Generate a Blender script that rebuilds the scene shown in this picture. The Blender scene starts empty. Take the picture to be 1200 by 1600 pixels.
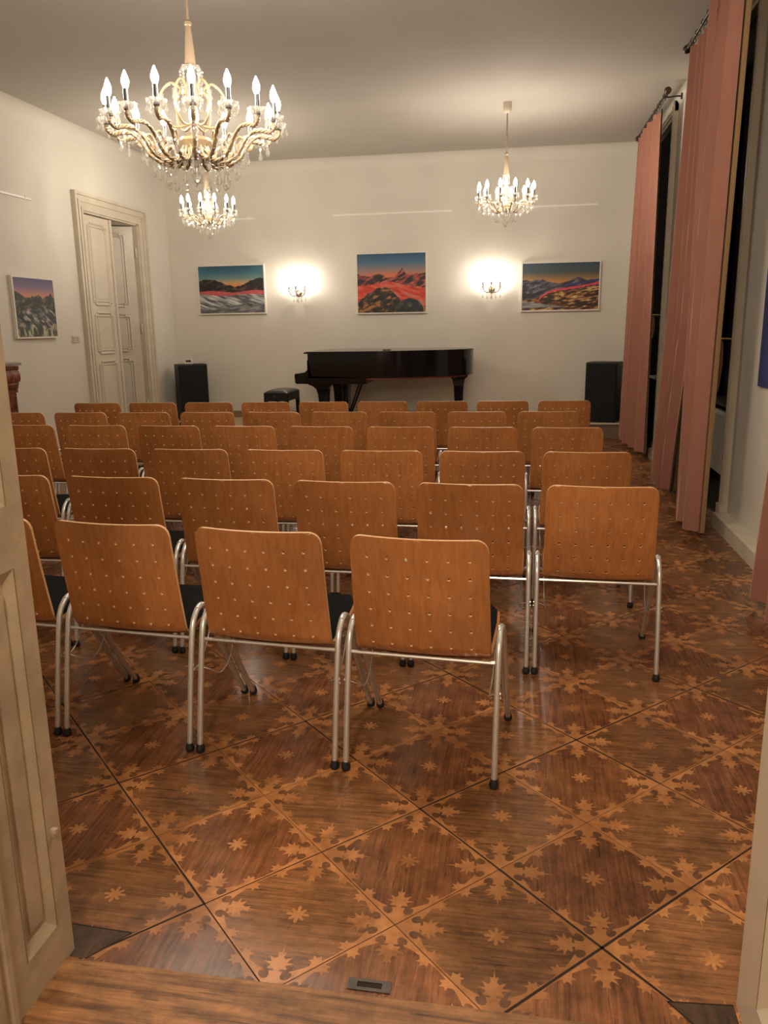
import bpy, math, random
import numpy as np
from mathutils import Vector, Matrix
random.seed(7); rng = np.random.RandomState(11)
PI = math.pi
scn = bpy.context.scene; col = scn.collection

# ------------------------------------------------------------------ camera, world, light, exposure
CAM_R = Vector((0.98563707, 0.16820702, -0.01503214))
CAM_U = Vector((-0.02339128, 0.22413325, 0.97427775))
CAM_F = Vector((-0.16724956, 0.95993264, -0.22484862))
cd = bpy.data.cameras.new('camera'); cam = bpy.data.objects.new('camera', cd); col.objects.link(cam)
cam.matrix_world = Matrix(((CAM_R.x, CAM_U.x, -CAM_F.x, 0), (CAM_R.y, CAM_U.y, -CAM_F.y, 0), (CAM_R.z, CAM_U.z, -CAM_F.z, 1.521098), (0, 0, 0, 1)))
cd.sensor_fit = 'VERTICAL'; cd.sensor_height = 36; cd.lens = 1256.0 / 1600 * 36; cd.clip_start = 0.02
scn.camera = cam
scn.view_settings.view_transform = 'Standard'; scn.view_settings.look = 'None'
scn.view_settings.gamma = 1; scn.view_settings.use_curve_mapping = False
scn.view_settings.exposure = 0.0
scn.cycles.use_denoising = True
scn.cycles.max_bounces = 8; scn.cycles.diffuse_bounces = 5; scn.cycles.glossy_bounces = 4
scn.cycles.transparent_max_bounces = 24; scn.cycles.caustics_reflective = False; scn.cycles.caustics_refractive = False
scn.cycles.sample_clamp_indirect = 4.0
BULB = 255.0            # candle bulb radiance
BULB_COL = (1.0, 0.89, 0.74)
wd = bpy.data.worlds.new('world'); scn.world = wd; wd.use_nodes = True
wd.node_tree.nodes['Background'].inputs[0].default_value = (0.010, 0.011, 0.016, 1)
wd.node_tree.nodes['Background'].inputs[1].default_value = 1.0
def lamp(name, loc, power, color, radius):
    l = bpy.data.lights.new(name, 'POINT'); l.energy = power; l.color = color; l.shadow_soft_size = radius
    o = bpy.data.objects.new(name, l); o.location = loc; col.objects.link(o); return o
lamp('anteroom_ceiling_lamp', (-0.4, -0.8, 2.75), 150, (1.0, 0.84, 0.66), 0.16)
lamp('unseen_hall_fill', (-0.15, 2.9, 3.05), 85, (1.0, 0.86, 0.70), 0.18)   # added unseen fill light inside the hall, above the frame

# ------------------------------------------------------------------ helpers
class MB:
    def __init__(s): s.v = []; s.f = []; s.m = []; s.a = []
    def add(s, vs, fs, mi=0, at=0.0):
        b = len(s.v); s.v += [tuple(q) for q in vs]; s.a += [at] * len(vs)
        for f in fs: s.f.append([b + i for i in f]); s.m.append(mi)
    def box(s, c, d, mi=0, rot=None):
        x, y, z = d[0] / 2, d[1] / 2, d[2] / 2
        vs = [Vector(q) for q in ((-x,-y,-z),(x,-y,-z),(x,y,-z),(-x,y,-z),(-x,-y,z),(x,-y,z),(x,y,z),(-x,y,z))]
        if rot is not None: vs = [rot @ q for q in vs]
        c = Vector(c); s.add([q + c for q in vs], [(0,3,2,1),(4,5,6,7),(0,1,5,4),(1,2,6,5),(2,3,7,6),(3,0,4,7)], mi)
    def b2(s, x0, x1, y0, y1, z0, z1, mi=0):
        s.box(((x0+x1)/2, (y0+y1)/2, (z0+z1)/2), (abs(x1-x0), abs(y1-y0), abs(z1-z0)), mi)
    def bbox(s, c, d, ch, mi=0, rot=None):
        # box with chamfered edges (ch)
        x, y, z = d[0]/2, d[1]/2, d[2]/2; c = Vector(c); rings = []
        for zz, i in ((-z, ch), (-z+ch, 0), (z-ch, 0), (z, ch)):
            X, Y = x - i, y - i; k = ch
            rings.append([(-X+k,-Y,zz),(X-k,-Y,zz),(X,-Y+k,zz),(X,Y-k,zz),(X-k,Y,zz),(-X+k,Y,zz),(-X,Y-k,zz),(-X,-Y+k,zz)])
        vs = [Vector(q) for r in rings for q in r]
        if rot is not None: vs = [rot @ q for q in vs]
        fs = [tuple(range(7, -1, -1)), tuple(range(24, 32))]
        for r in range(3):
            for i in range(8):
                j = (i + 1) % 8; fs.append((r*8+i, r*8+j, r*8+8+j, r*8+8+i))
        s.add([q + c for q in vs], fs, mi)
    def tube(s, pts, rad, n=8, mi=0, cap=True, flat=1.0):
        pts = [Vector(q) for q in pts]; N = len(pts)
        if not hasattr(rad, '__len__'): rad = [rad] * N
        up = None; vs = []
        for i in range(N):
            t = (pts[min(i+1, N-1)] - pts[max(i-1, 0)]).normalized()
            if up is None:
                up = Vector((0,0,1)) if abs(t.z) < .9 else Vector((1,0,0))
            sd = t.cross(up).normalized(); up = sd.cross(t).normalized()
            for k in range(n):
                a = 2*PI*k/n; vs.append(pts[i] + (sd*math.cos(a)*flat + up*math.sin(a)) * rad[i])
        fs = []
        for i in range(N-1):
            for k in range(n):
                j = (k+1) % n; fs.append((i*n+k, i*n+j, i*n+n+j, i*n+n+k))
        if cap: fs.append(tuple(range(n-1, -1, -1))); fs.append(tuple((N-1)*n + k for k in range(n)))
        s.add(vs, fs, mi)
    def lathe(s, prof, c=(0,0,0), n=16, mi=0, rot=None, flute=0.0, phase=0.0):
        c = Vector(c); vs = []; fs = []
        for r, z in prof:
            for k in range(n):
                a = 2*PI*k/n + phase; rr = r * (1 - (flute if k % 2 else 0))
                q = Vector((rr*math.cos(a), rr*math.sin(a), z))
                vs.append((rot @ q if rot is not None else q) + c)
        P = len(prof)
        for i in range(P-1):
            for k in range(n):
                j = (k+1) % n; fs.append((i*n+k, i*n+j, i*n+n+j, i*n+n+k))
        if prof[0][0] > 1e-5: fs.append(tuple(range(n-1, -1, -1)))
        if prof[-1][0] > 1e-5: fs.append(tuple((P-1)*n + k for k in range(n)))
        s.add(vs, fs, mi)
    def prism(s, poly, lo, hi, axis='z', mi=0):
        # extrude 2D polygon; axis z: (x,y) ; y: (x,z) ; x: (y,z)
        f = {'z': lambda p, t: (p[0], p[1], t), 'y': lambda p, t: (p[0], t, p[1]), 'x': lambda p, t: (t, p[0], p[1])}[axis]
        n = len(poly); vs = [f(p, lo) for p in poly] + [f(p, hi) for p in poly]
        fs = [tuple(range(n-1, -1, -1)), tuple(range(n, 2*n))] + [(i, (i+1) % n, n+(i+1) % n, n+i) for i in range(n)]
        s.add(vs, fs, mi)
    def grid(s, fn, nu, nv, mi=0):
        vs = [fn(i/nu, j/nv) for j in range(nv+1) for i in range(nu+1)]
        fs = [(j*(nu+1)+i, j*(nu+1)+i+1, (j+1)*(nu+1)+i+1, (j+1)*(nu+1)+i) for j in range(nv) for i in range(nu)]
        s.add(vs, fs, mi)
    def build(s, name, mats, parent=None, smooth=False, attr=False, fix=True):
        me = bpy.data.meshes.new(name); me.from_pydata(s.v, [], s.f)
        if not isinstance(mats, (list, tuple)): mats = [mats]
        for m in mats: me.materials.append(m)
        me.polygons.foreach_set('material_index', s.m)
        if attr:
            a = me.attributes.new('tile', 'FLOAT', 'POINT'); a.data.foreach_set('value', s.a)
        if fix:
            import bmesh
            bm = bmesh.new(); bm.from_mesh(me); bmesh.ops.recalc_face_normals(bm, faces=bm.faces); bm.to_mesh(me); bm.free()
        if smooth is not False:
            me.polygons.foreach_set('use_smooth', [True]*len(me.polygons))
            if smooth is not True: me.set_sharp_from_angle(angle=math.radians(smooth))
        me.update()
        o = bpy.data.objects.new(name, me); col.objects.link(o)
        if parent is not None: o.parent = parent
        return o
def tag(o, label=None, cat=None, group=None, kind=None):
    if label: o['label'] = label
    if cat: o['category'] = cat
    if group: o['group'] = group
    if kind: o['kind'] = kind
    return o
def empty(name, loc=(0,0,0), rz=0, label=None, cat=None, group=None, kind=None):
    o = bpy.data.objects.new(name, None); col.objects.link(o); o.location = loc; o.rotation_euler = (0,0,rz); o.empty_display_size = .05
    return tag(o, label, cat, group, kind)
def copy_tree(o, parent=None):
    c = o.copy(); col.objects.link(c)
    if parent is not None: c.parent = parent
    for ch in list(o.children): copy_tree(ch, c)
    return c
def bez(p0, p1, p2, p3, n=10):
    p0, p1, p2, p3 = map(Vector, (p0, p1, p2, p3)); r = []
    for i in range(n+1):
        t = i/n; r.append(p0*(1-t)**3 + p1*3*t*(1-t)**2 + p2*3*t*t*(1-t) + p3*t**3)
    return r
def smooth_path(pts, n=6):
    pts = [Vector(q) for q in pts]; P = [pts[0]] + pts + [pts[-1]]; out = []
    for i in range(1, len(P)-2):
        for k in range(n):
            t = k/n; a, b, c, d = P[i-1], P[i], P[i+1], P[i+2]
            out.append(0.5*((2*b) + (c-a)*t + (2*a-5*b+4*c-d)*t*t + (3*b-a-3*c+d)*t**3))
    out.append(pts[-1]); return out

# ------------------------------------------------------------------ materials
def new_mat(name):
    m = bpy.data.materials.new(name); m.use_nodes = True; nt = m.node_tree
    return m, nt, nt.nodes['Principled BSDF']
def plain(name, c, rough=.5, metal=0, coat=0, noise=0, nscale=8, bump=0, bscale=40, spec=None, dirt=None):
    m, nt, b = new_mat(name)
    b.inputs['Roughness'].default_value = rough; b.inputs['Metallic'].default_value = metal
    b.inputs['Coat Weight'].default_value = coat; b.inputs['Base Color'].default_value = (*c, 1)
    if spec is not None: b.inputs['Specular IOR Level'].default_value = spec
    if noise or bump:
        tc = nt.nodes.new('ShaderNodeTexCoord')
    if noise:
        n = nt.nodes.new('ShaderNodeTexNoise'); n.inputs['Scale'].default_value = nscale; n.inputs['Detail'].default_value = 5
        r = nt.nodes.new('ShaderNodeValToRGB'); r.color_ramp.elements[0].position = .3; r.color_ramp.elements[1].position = .7
        d = dirt or tuple(x*(1-noise) for x in c)
        r.color_ramp.elements[0].color = (*d, 1); r.color_ramp.elements[1].color = (*[min(1, x*(1+noise*.4)) for x in c], 1)
        nt.links.new(tc.outputs['Object'], n.inputs['Vector']); nt.links.new(n.outputs['Fac'], r.inputs['Fac']); nt.links.new(r.outputs['Color'], b.inputs['Base Color'])
    if bump:
        n2 = nt.nodes.new('ShaderNodeTexNoise'); n2.inputs['Scale'].default_value = bscale; n2.inputs['Detail'].default_value = 4
        bp = nt.nodes.new('ShaderNodeBump'); bp.inputs['Strength'].default_value = bump; bp.inputs['Distance'].default_value = .01
        nt.links.new(tc.outputs['Object'], n2.inputs['Vector']); nt.links.new(n2.outputs['Fac'], bp.inputs['Height']); nt.links.new(bp.outputs['Normal'], b.inputs['Normal'])
    return m
def wood(name, dark, light, scale, rough=(.28, .45), tile=False, bump=.15, crack=0, wear=None, rnd=False):
    """scale: per-axis stretch of the grain noise"""
    m, nt, b = new_mat(name); L = nt.links.new
    tc = nt.nodes.new('ShaderNodeTexCoord'); mp = nt.nodes.new('ShaderNodeMapping'); mp.inputs['Scale'].default_value = scale
    src = tc.outputs['Object']
    at = None
    if tile or rnd:
        if tile:
            at = nt.nodes.new('ShaderNodeAttribute'); at.attribute_name = 'tile'; fac = at.outputs['Fac']
        else:
            at = nt.nodes.new('ShaderNodeObjectInfo'); fac = at.outputs['Random']
        mu = nt.nodes.new('ShaderNodeMath'); mu.operation = 'MULTIPLY'; mu.inputs[1].default_value = 37.0; L(fac, mu.inputs[0])
        va = nt.nodes.new('ShaderNodeVectorMath'); va.operation = 'ADD'; L(src, va.inputs[0]); L(mu.outputs[0], va.inputs[1]); src = va.outputs[0]
    L(src, mp.inputs['Vector'])
    n = nt.nodes.new('ShaderNodeTexNoise'); n.inputs['Scale'].default_value = 1; n.inputs['Detail'].default_value = 7; n.inputs['Roughness'].default_value = .65; n.inputs['Distortion'].default_value = .6
    L(mp.outputs[0], n.inputs['Vector'])
    r = nt.nodes.new('ShaderNodeValToRGB'); r.color_ramp.elements[0].position = .33; r.color_ramp.elements[1].position = .68
    r.color_ramp.elements[0].color = (*dark, 1); r.color_ramp.elements[1].color = (*light, 1); L(n.outputs['Fac'], r.inputs['Fac'])
    out = r.outputs['Color']
    # broad patches
    n3 = nt.nodes.new('ShaderNodeTexNoise'); n3.inputs['Scale'].default_value = 2.2; n3.inputs['Detail'].default_value = 3; L(src, n3.inputs['Vector'])
    mr = nt.nodes.new('ShaderNodeMapRange'); mr.inputs['From Min'].default_value = .3; mr.inputs['From Max'].default_value = .7; mr.inputs['To Min'].default_value = .78; mr.inputs['To Max'].default_value = 1.18
    L(n3.outputs['Fac'], mr.inputs['Value'])
    mx = nt.nodes.new('ShaderNodeMix'); mx.data_type = 'RGBA'; mx.blend_type = 'MULTIPLY'; mx.inputs[0].default_value = 1
    cb = nt.nodes.new('ShaderNodeCombineColor')
    for k in range(3): L(mr.outputs[0], cb.inputs[k])
    L(out, mx.inputs[6]); L(cb.outputs[0], mx.inputs[7]); out = mx.outputs[2]
    if tile or rnd:
        m2 = nt.nodes.new('ShaderNodeMapRange'); m2.inputs['To Min'].default_value = .8 if tile else .9; m2.inputs['To Max'].default_value = 1.2 if tile else 1.1; L(fac, m2.inputs['Value'])
        c2 = nt.nodes.new('ShaderNodeCombineColor')
        for k in range(3): L(m2.outputs[0], c2.inputs[k])
        x2 = nt.nodes.new('ShaderNodeMix'); x2.data_type = 'RGBA'; x2.blend_type = 'MULTIPLY'; x2.inputs[0].default_value = 1
        L(out, x2.inputs[6]); L(c2.outputs[0], x2.inputs[7]); out = x2.outputs[2]
    if crack:
        n6 = nt.nodes.new('ShaderNodeTexNoise'); n6.inputs['Scale'].default_value = 11; n6.inputs['Detail'].default_value = 9; n6.inputs['Roughness'].default_value = .75; L(src, n6.inputs['Vector'])
        r6 = nt.nodes.new('ShaderNodeMapRange'); r6.inputs['From Min'].default_value = .3; r6.inputs['From Max'].default_value = .7; r6.inputs['To Min'].default_value = .52; r6.inputs['To Max'].default_value = 1.38; L(n6.outputs['Fac'], r6.inputs['Value'])
        c6 = nt.nodes.new('ShaderNodeCombineColor')
        for k in range(3): L(r6.outputs[0], c6.inputs[k])
        x6 = nt.nodes.new('ShaderNodeMix'); x6.data_type = 'RGBA'; x6.blend_type = 'MULTIPLY'; x6.inputs[0].default_value = 1
        L(out, x6.inputs[6]); L(c6.outputs[0], x6.inputs[7]); out = x6.outputs[2]
        mp2 = nt.nodes.new('ShaderNodeMapping'); mp2.inputs['Scale'].default_value = tuple(q*1.7 for q in scale); L(src, mp2.inputs['Vector'])
        n4 = nt.nodes.new('ShaderNodeTexNoise'); n4.inputs['Scale'].default_value = 1.3; n4.inputs['Detail'].default_value = 3; L(mp2.outputs[0], n4.inputs['Vector'])
        r4 = nt.nodes.new('ShaderNodeValToRGB'); r4.color_ramp.elements[0].position = .30; r4.color_ramp.elements[1].position = .37
        r4.color_ramp.elements[0].color = (1-crack, 1-crack, 1-crack, 1); r4.color_ramp.elements[1].color = (1,1,1,1); L(n4.outputs['Fac'], r4.inputs['Fac'])
        x4 = nt.nodes.new('ShaderNodeMix'); x4.data_type = 'RGBA'; x4.blend_type = 'MULTIPLY'; x4.inputs[0].default_value = 1
        L(out, x4.inputs[6]); L(r4.outputs['Color'], x4.inputs[7]); out = x4.outputs[2]
    if wear:
        n5 = nt.nodes.new('ShaderNodeTexNoise'); n5.inputs['Scale'].default_value = 5; n5.inputs['Detail'].default_value = 8; n5.inputs['Roughness'].default_value = .7; L(tc.outputs['Object'], n5.inputs['Vector'])
        r5 = nt.nodes.new('ShaderNodeValToRGB'); r5.color_ramp.elements[0].position = .45; r5.color_ramp.elements[1].position = .62; L(n5.outputs['Fac'], r5.inputs['Fac'])
        x5 = nt.nodes.new('ShaderNodeMix'); x5.data_type = 'RGBA'; L(r5.outputs['Color'], x5.inputs[0]); L(out, x5.inputs[6]); x5.inputs[7].default_value = (*wear, 1); out = x5.outputs[2]
    L(out, b.inputs['Base Color'])
    rr = nt.nodes.new('ShaderNodeMapRange'); rr.inputs['To Min'].default_value = rough[0]; rr.inputs['To Max'].default_value = rough[1]; L(n3.outputs['Fac'], rr.inputs['Value']); L(rr.outputs[0], b.inputs['Roughness'])
    if bump:
        bp = nt.nodes.new('ShaderNodeBump'); bp.inputs['Strength'].default_value = bump; bp.inputs['Distance'].default_value = .002; L(n.outputs['Fac'], bp.inputs['Height']); L(bp.outputs[0], b.inputs['Normal'])
    return m
def emitter(name, c, s):
    m, nt, b = new_mat(name); nt.nodes.remove(b); e = nt.nodes.new('ShaderNodeEmission'); e.inputs[0].default_value = (*c, 1); e.inputs[1].default_value = s
    nt.links.new(e.outputs[0], nt.nodes['Material Output'].inputs[0]); return m
def crystal(name, tint, gl=.5, rough=.04, milk=.13):
    m, nt, b = new_mat(name); nt.nodes.remove(b)
    t = nt.nodes.new('ShaderNodeBsdfTransparent'); t.inputs[0].default_value = (*tint, 1)
    g = nt.nodes.new('ShaderNodeBsdfGlossy'); g.inputs['Color'].default_value = (1, .97, .92, 1); g.inputs['Roughness'].default_value = rough
    lw = nt.nodes.new('ShaderNodeLayerWeight'); lw.inputs[0].default_value = gl
    x = nt.nodes.new('ShaderNodeMixShader'); nt.links.new(lw.outputs['Facing'], x.inputs[0]); nt.links.new(t.outputs[0], x.inputs[1]); nt.links.new(g.outputs[0], x.inputs[2])
    tr = nt.nodes.new('ShaderNodeBsdfTranslucent'); tr.inputs[0].default_value = (.95, .93, .88, 1)
    df = nt.nodes.new('ShaderNodeBsdfDiffuse'); df.inputs[0].default_value = (.95, .93, .88, 1)
    ad = nt.nodes.new('ShaderNodeMixShader'); nt.links.new(tr.outputs[0], ad.inputs[1]); nt.links.new(df.outputs[0], ad.inputs[2])
    y = nt.nodes.new('ShaderNodeMixShader'); y.inputs[0].default_value = milk; nt.links.new(x.outputs[0], y.inputs[1]); nt.links.new(ad.outputs[0], y.inputs[2])
    nt.links.new(y.outputs[0], nt.nodes['Material Output'].inputs[0]); return m

M = dict(
 wall = plain('warm_white_plaster', (.70,.665,.585), .85, noise=.05, nscale=1.6, bump=.12, bscale=18),
 ceil = plain('grey_white_ceiling_paint', (.50,.46,.405), .9, noise=.05, nscale=1.2),
 paint = plain('aged_cream_gloss_paint', (.64,.57,.46), .30, noise=.07, nscale=5, bump=.06, bscale=30),
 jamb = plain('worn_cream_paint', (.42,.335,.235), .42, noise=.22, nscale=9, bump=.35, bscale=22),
 jambline = plain('dark_paint_groove', (.20,.14,.08), .7),  # thin dark lines along the panel and stile grooves
 plinth = plain('cream_baseboard_paint', (.66,.60,.48), .45, noise=.10, nscale=7),
 peel = plain('peeled_paint_wood', (.17,.065,.03), .7, noise=.3, nscale=30),
 oakX = wood('parquet_oak_crosswise', (.118,.053,.022), (.30,.137,.054), (5,95,3), tile=True, crack=.6, rough=(.17,.36)),
 oakY = wood('parquet_oak_lengthwise', (.110,.043,.019), (.275,.112,.047), (95,5,3), tile=True, crack=.6, rough=(.16,.34)),
 inlay = wood('maple_inlay', (.37,.160,.056), (.53,.245,.094), (16,16,3), tile=True, rough=(.18,.36), bump=.06, wear=(.28,.115,.038)),
 hook = wood('dark_scroll_inlay', (.085,.036,.014), (.20,.082,.028), (30,30,3), tile=True, rough=(.25,.45), bump=.06),
 repair = wood('dark_worn_floorboard', (.035,.018,.010), (.105,.055,.028), (40,6,3), tile=True, crack=.5, rough=(.35,.55)),
 seam = plain('open_parquet_joint', (.018,.008,.004), .8),
 sill = wood('threshold_oak', (.10,.042,.016), (.42,.20,.074), (3,48,4), crack=.6, rough=(.3,.5)),
 stage = wood('stage_wood', (.42,.28,.16), (.58,.42,.26), (3,40,3), rough=(.35,.5), bump=.05),
 stagefront = plain('stage_brown_front', (.22,.14,.085), .55, noise=.15),
 stageedge = plain('stage_pale_edging', (.60,.53,.44), .4),
 skirt = plain('brown_skirting', (.24,.165,.10), .5, noise=.1),
 beech = wood('stained_beech_plywood', (.355,.135,.040), (.49,.21,.070), (60,60,1.3), rough=(.27,.36), rnd=True, bump=.03),
 ply = plain('beech_plywood_edge', (.72,.44,.22), .4, noise=.12, nscale=60),
 fabric = plain('black_upholstery', (.008,.008,.0085), .95, bump=.2, bscale=300, spec=.15),
 chrome = plain('satin_chrome', (.74,.73,.71), .26, metal=.72),
 steel = plain('dull_steel', (.13,.115,.10), .42, metal=1, noise=.2, nscale=40),
 rubber = plain('black_rubber', (.010,.010,.010), .6),
 lacquer = plain('black_piano_lacquer', (.006,.006,.007), .10, coat=.1, spec=.35),
 leather = plain('black_leather', (.012,.012,.013), .33, bump=.12, bscale=120),
 blackbox = plain('black_speaker_cabinet', (.012,.012,.014), .55, bump=.08, bscale=200),
 grille = plain('black_speaker_cloth', (.006,.006,.007), .9, bump=.3, bscale=500),
 redfelt = plain('dark_red_soundboard', (.20,.045,.02), .4),
 brass = plain('aged_brass', (.60,.42,.18), .3, metal=1),
 iron = plain('antique_bronze', (.075,.055,.042), .4, metal=.8),
 ivory = plain('ivory_sleeve', (.24,.175,.12), .35, coat=.3),
 goldglass = plain('champagne_glass_rope', (.33,.24,.14), .14, coat=.7),
 candle = plain('grey_candle_tube', (.045,.043,.042), .3, coat=.3),
 whitecup = plain('white_canopy_cup', (.62,.54,.43), .35),
 crystal = crystal('cut_crystal', (.97,.97,.96)),
 dish = crystal('pressed_glass_dish', (.93,.93,.91), .5, .08),
 bulb = emitter('lit_candle_bulb', BULB_COL, BULB),
 pinkv = plain('dusty_pink_velvet', (.345,.158,.115), .9, noise=.06, nscale=5, bump=.05, bscale=200),
 lining = plain('tan_curtain_lining', (.25,.15,.065), .85),
 night = plain('night_glass', (.004,.004,.005), .06),
 recess_shade = plain('shaded_brown_reveal', (.016,.010,.007), .6),  # near-black tone paints the recess shade into lining, sash and one sill
 radiator = plain('white_enamel', (.60,.57,.50), .35),
 marble = plain('red_marble', (.23,.075,.045), .18, noise=.75, nscale=16, dirt=(.075,.022,.016)),
 marbleT = plain('grey_marble', (.35,.31,.27), .2, noise=.2, nscale=10),
 soot = plain('soot', (.02,.018,.016), .9),
 white = plain('white_plastic', (.70,.68,.62), .35),
 cream = plain('cream_switch_plastic', (.62,.56,.44), .35),
 dark = plain('dark_display', (.012,.012,.014), .2),
 frame = plain('white_frame_wood', (.72,.67,.60), .5),
 blue = plain('blue_cloth', (.035,.045,.17), .9, noise=.25, nscale=9, bump=.2, bscale=60),
 railm = plain('white_metal_rail', (.85,.83,.78), .3),
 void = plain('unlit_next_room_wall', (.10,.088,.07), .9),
)
_pv = M['pinkv'].node_tree.nodes['Principled BSDF']
_pv.inputs['Sheen Weight'].default_value = .6; _pv.inputs['Sheen Roughness'].default_value = .35; _pv.inputs['Sheen Tint'].default_value = (1.0, .68, .56, 1); _pv.inputs['Specular IOR Level'].default_value = .15
# painted canvases carry their picture as a colour attribute
pm, pnt, pb = new_mat('oil_paint_on_canvas'); pa = pnt.nodes.new('ShaderNodeAttribute'); pa.attribute_name = 'paint'
pnt.links.new(pa.outputs['Color'], pb.inputs['Base Color']); pb.inputs['Roughness'].default_value = .5; M['oil'] = pm

# ------------------------------------------------------------------ the room
XL, XR, Y0, YB, ZC = -5.23, 1.55, 1.54, 11.78, 3.81
T = .35
def struct(mb, name, mats, **k):
    return tag(mb.build(name, mats, **k), kind='structure')
# parquet -----------------------------------------------------------
def clip(poly):
    for ax, v, sg in ((0, XL, 1), (0, XR+.08, -1), (1, Y0, 1), (1, YB, -1)):
        out = []
        for i in range(len(poly)):
            a, b = poly[i-1], poly[i]; da, db = (a[ax]-v)*sg, (b[ax]-v)*sg
            if (da >= 0) != (db >= 0):
                t = da/(da-db); out.append((a[0]+(b[0]-a[0])*t, a[1]+(b[1]-a[1])*t))
            if db >= 0: out.append(b)
        poly = out
        if len(poly) < 3: return []
    return poly
fl = MB()
HS = .5235/2*math.sqrt(2)/1.0    # side of one tile
HS = .5235/math.sqrt(2); h = HS/2
S2 = math.sqrt(.5)
CX, CY = -.2975, 1.775            # a star centre
def put(poly, z, mi, at):
    q = clip(poly)
    if len(q) >= 3:
        ar = sum(q[i-1][0]*q[i][1]-q[i][0]*q[i-1][1] for i in range(len(q)))
        if abs(ar) < 1e-7: return
        if ar < 0: q = q[::-1]
        fl.add([(x, y, z) for x, y in q], [tuple(range(len(q)))], mi, at)
# motif in corner coordinates (s along one side, t along the other), metres
def mir(pts): return pts + [(t, s) for s, t in reversed(pts)]
wedge = [(.185,0),(.185,.0055),(.150,.0080),(.125,.0110),(.105,.0150),(.091,.0190),(.080,.0225),(.070,.0270),(.059,.0340)]
wedge = [(0,0)] + wedge + [(.047,.047)] + [(t, s) for s, t in reversed(wedge)]
leaf = mir([(.034,.029),(.047,.041),(.058,.0455),(.069,.0325),(.0735,.0470),(.094,.0385),(.081,.0530),(.101,.0595),(.083,.0645),(.0845,.0745),(.098,.0830),(.0905,.0875)])
leaf.insert(12, (.109,.109))
hookp = [(.092,.0345),(.081,.0360),(.068,.0345),(.056,.0325),(.0465,.0265),(.0430,.0185),(.0465,.0105),(.056,.0070),(.0665,.0090),(.0725,.0145),(.0720,.0205),(.0670,.0230),(.078,.0280)]
spike = [(.118,.010),(.131,.020),(.128,.031),(.139,.025),(.148,.035),(.149,.022),(.161,.021),(.153,.008)]
def star(r0, r1, n=8):
    pts = []
    for k in range(n):          # eight blunt petals
        for da, r in ((-.5, r1), (-.22, r0*.86), (0, r0), (.22, r0*.86)): a = 2*PI*(k+da)/n; q = r*(1 if k % 2 else .88); pts.append((q*math.cos(a), q*math.sin(a)))
    return pts
snow = star(.033, .013)
def bow(cx, cy, i, j):
    at = rng.rand(); ev = (i + j) % 2 == 0
    def W(s, t): return (cx + (s+t)*S2, cy + (s-t)*S2)      # tile axes e1=(1,1)/√2, e2=(1,-1)/√2
    put([W(-h,-h), W(h,-h), W(h,h), W(-h,h)], 0, 0 if ev else 1, at)
    put([W(*p) for p in snow], .0005, 2, at)
    for sx in (-1, 1):
        for sy in (-1, 1):
            def K(p): return W(sx*(h-p[0]), sy*(h-p[1]))
            put([K(p) for p in wedge], .0004, 2, at); put([K(p) for p in leaf], .0006, 2, at)
            put([K(p) for p in hookp], .0008, 3, at); put([K((t, s)) for s, t in hookp], .0008, 3, at)
            put([K(p) for p in spike], .0006, 2, at); put([K((t, s)) for s, t in spike], .0006, 2, at)
NT = 30
for i in range(-NT, NT+1):
    for j in range(-NT, NT+1):
        # tile (i,j) centre in (e1,e2) from the star centre
        a, b_ = (i+.5)*HS, (j+.5)*HS
        x, y = CX + (a+b_)*S2, CY + (a-b_)*S2
        if XL-.4 < x < XR+.4 and Y0-.4 < y < YB+.1: bow(x, y, i, j)
for i in range(-NT, NT+1):
    # seams of the big panels every second tile, fine joints between
    c = i*HS; w = .0026 if i % 2 else .0008
    for k in range(-NT, NT):
        ww = w*(.6+.9*rng.rand())
        p0, p1 = k*HS, (k+1)*HS
        for sw in (0, 1):
            q = [(c-ww, p0), (c+ww, p0), (c+ww, p1), (c-ww, p1)]
            put([(CX+((s if not sw else t)+(t if not sw else s))*S2, CY+((s-t) if not sw else (t-s))*S2) for s, t in q], .0010, 4, 0)
# two old repairs with dark boards beside the door jambs
put([(-1.083,1.545), (-1.04,1.545), (-.966,1.644), (-1.136,1.651), (-1.10,1.58)], .0012, 5, .3)
put([(.359,1.629), (.505,1.640), (.505,1.545), (.43,1.545), (.397,1.578)], .0012, 5, .6)
for a_, b_ in (((-.966,1.644), (-1.136,1.651)), ((-.966,1.644), (-1.04,1.545)), ((.359,1.629), (.505,1.640)), ((.359,1.629), (.43,1.545))):
    d_ = Vector((b_[1]-a_[1], a_[0]-b_[0])).normalized()*.0022
    put([(a_[0]-d_.x, a_[1]-d_.y), (a_[0]+d_.x, a_[1]+d_.y), (b_[0]+d_.x, b_[1]+d_.y), (b_[0]-d_.x, b_[1]-d_.y)], .0014, 4, 0)
struct(fl, 'floor', [M['oakX'], M['oakY'], M['inlay'], M['hook'], M['seam'], M['repair']], attr=True, fix=False)
# threshold board with its worn front edge, and the anteroom floor
m = MB(); m.b2(-1.085, .53, 1.30, 1.539, -.04, .004); m.b2(-1.085, .53, 1.20, 1.30, -.05, -.012)
struct(m, 'trim_1', M['sill'])
m = MB(); m.b2(-2.6, 2.2, -2.2, 1.20, -.08, -.02); struct(m, 'floor_anteroom', M['sill'])
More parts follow.
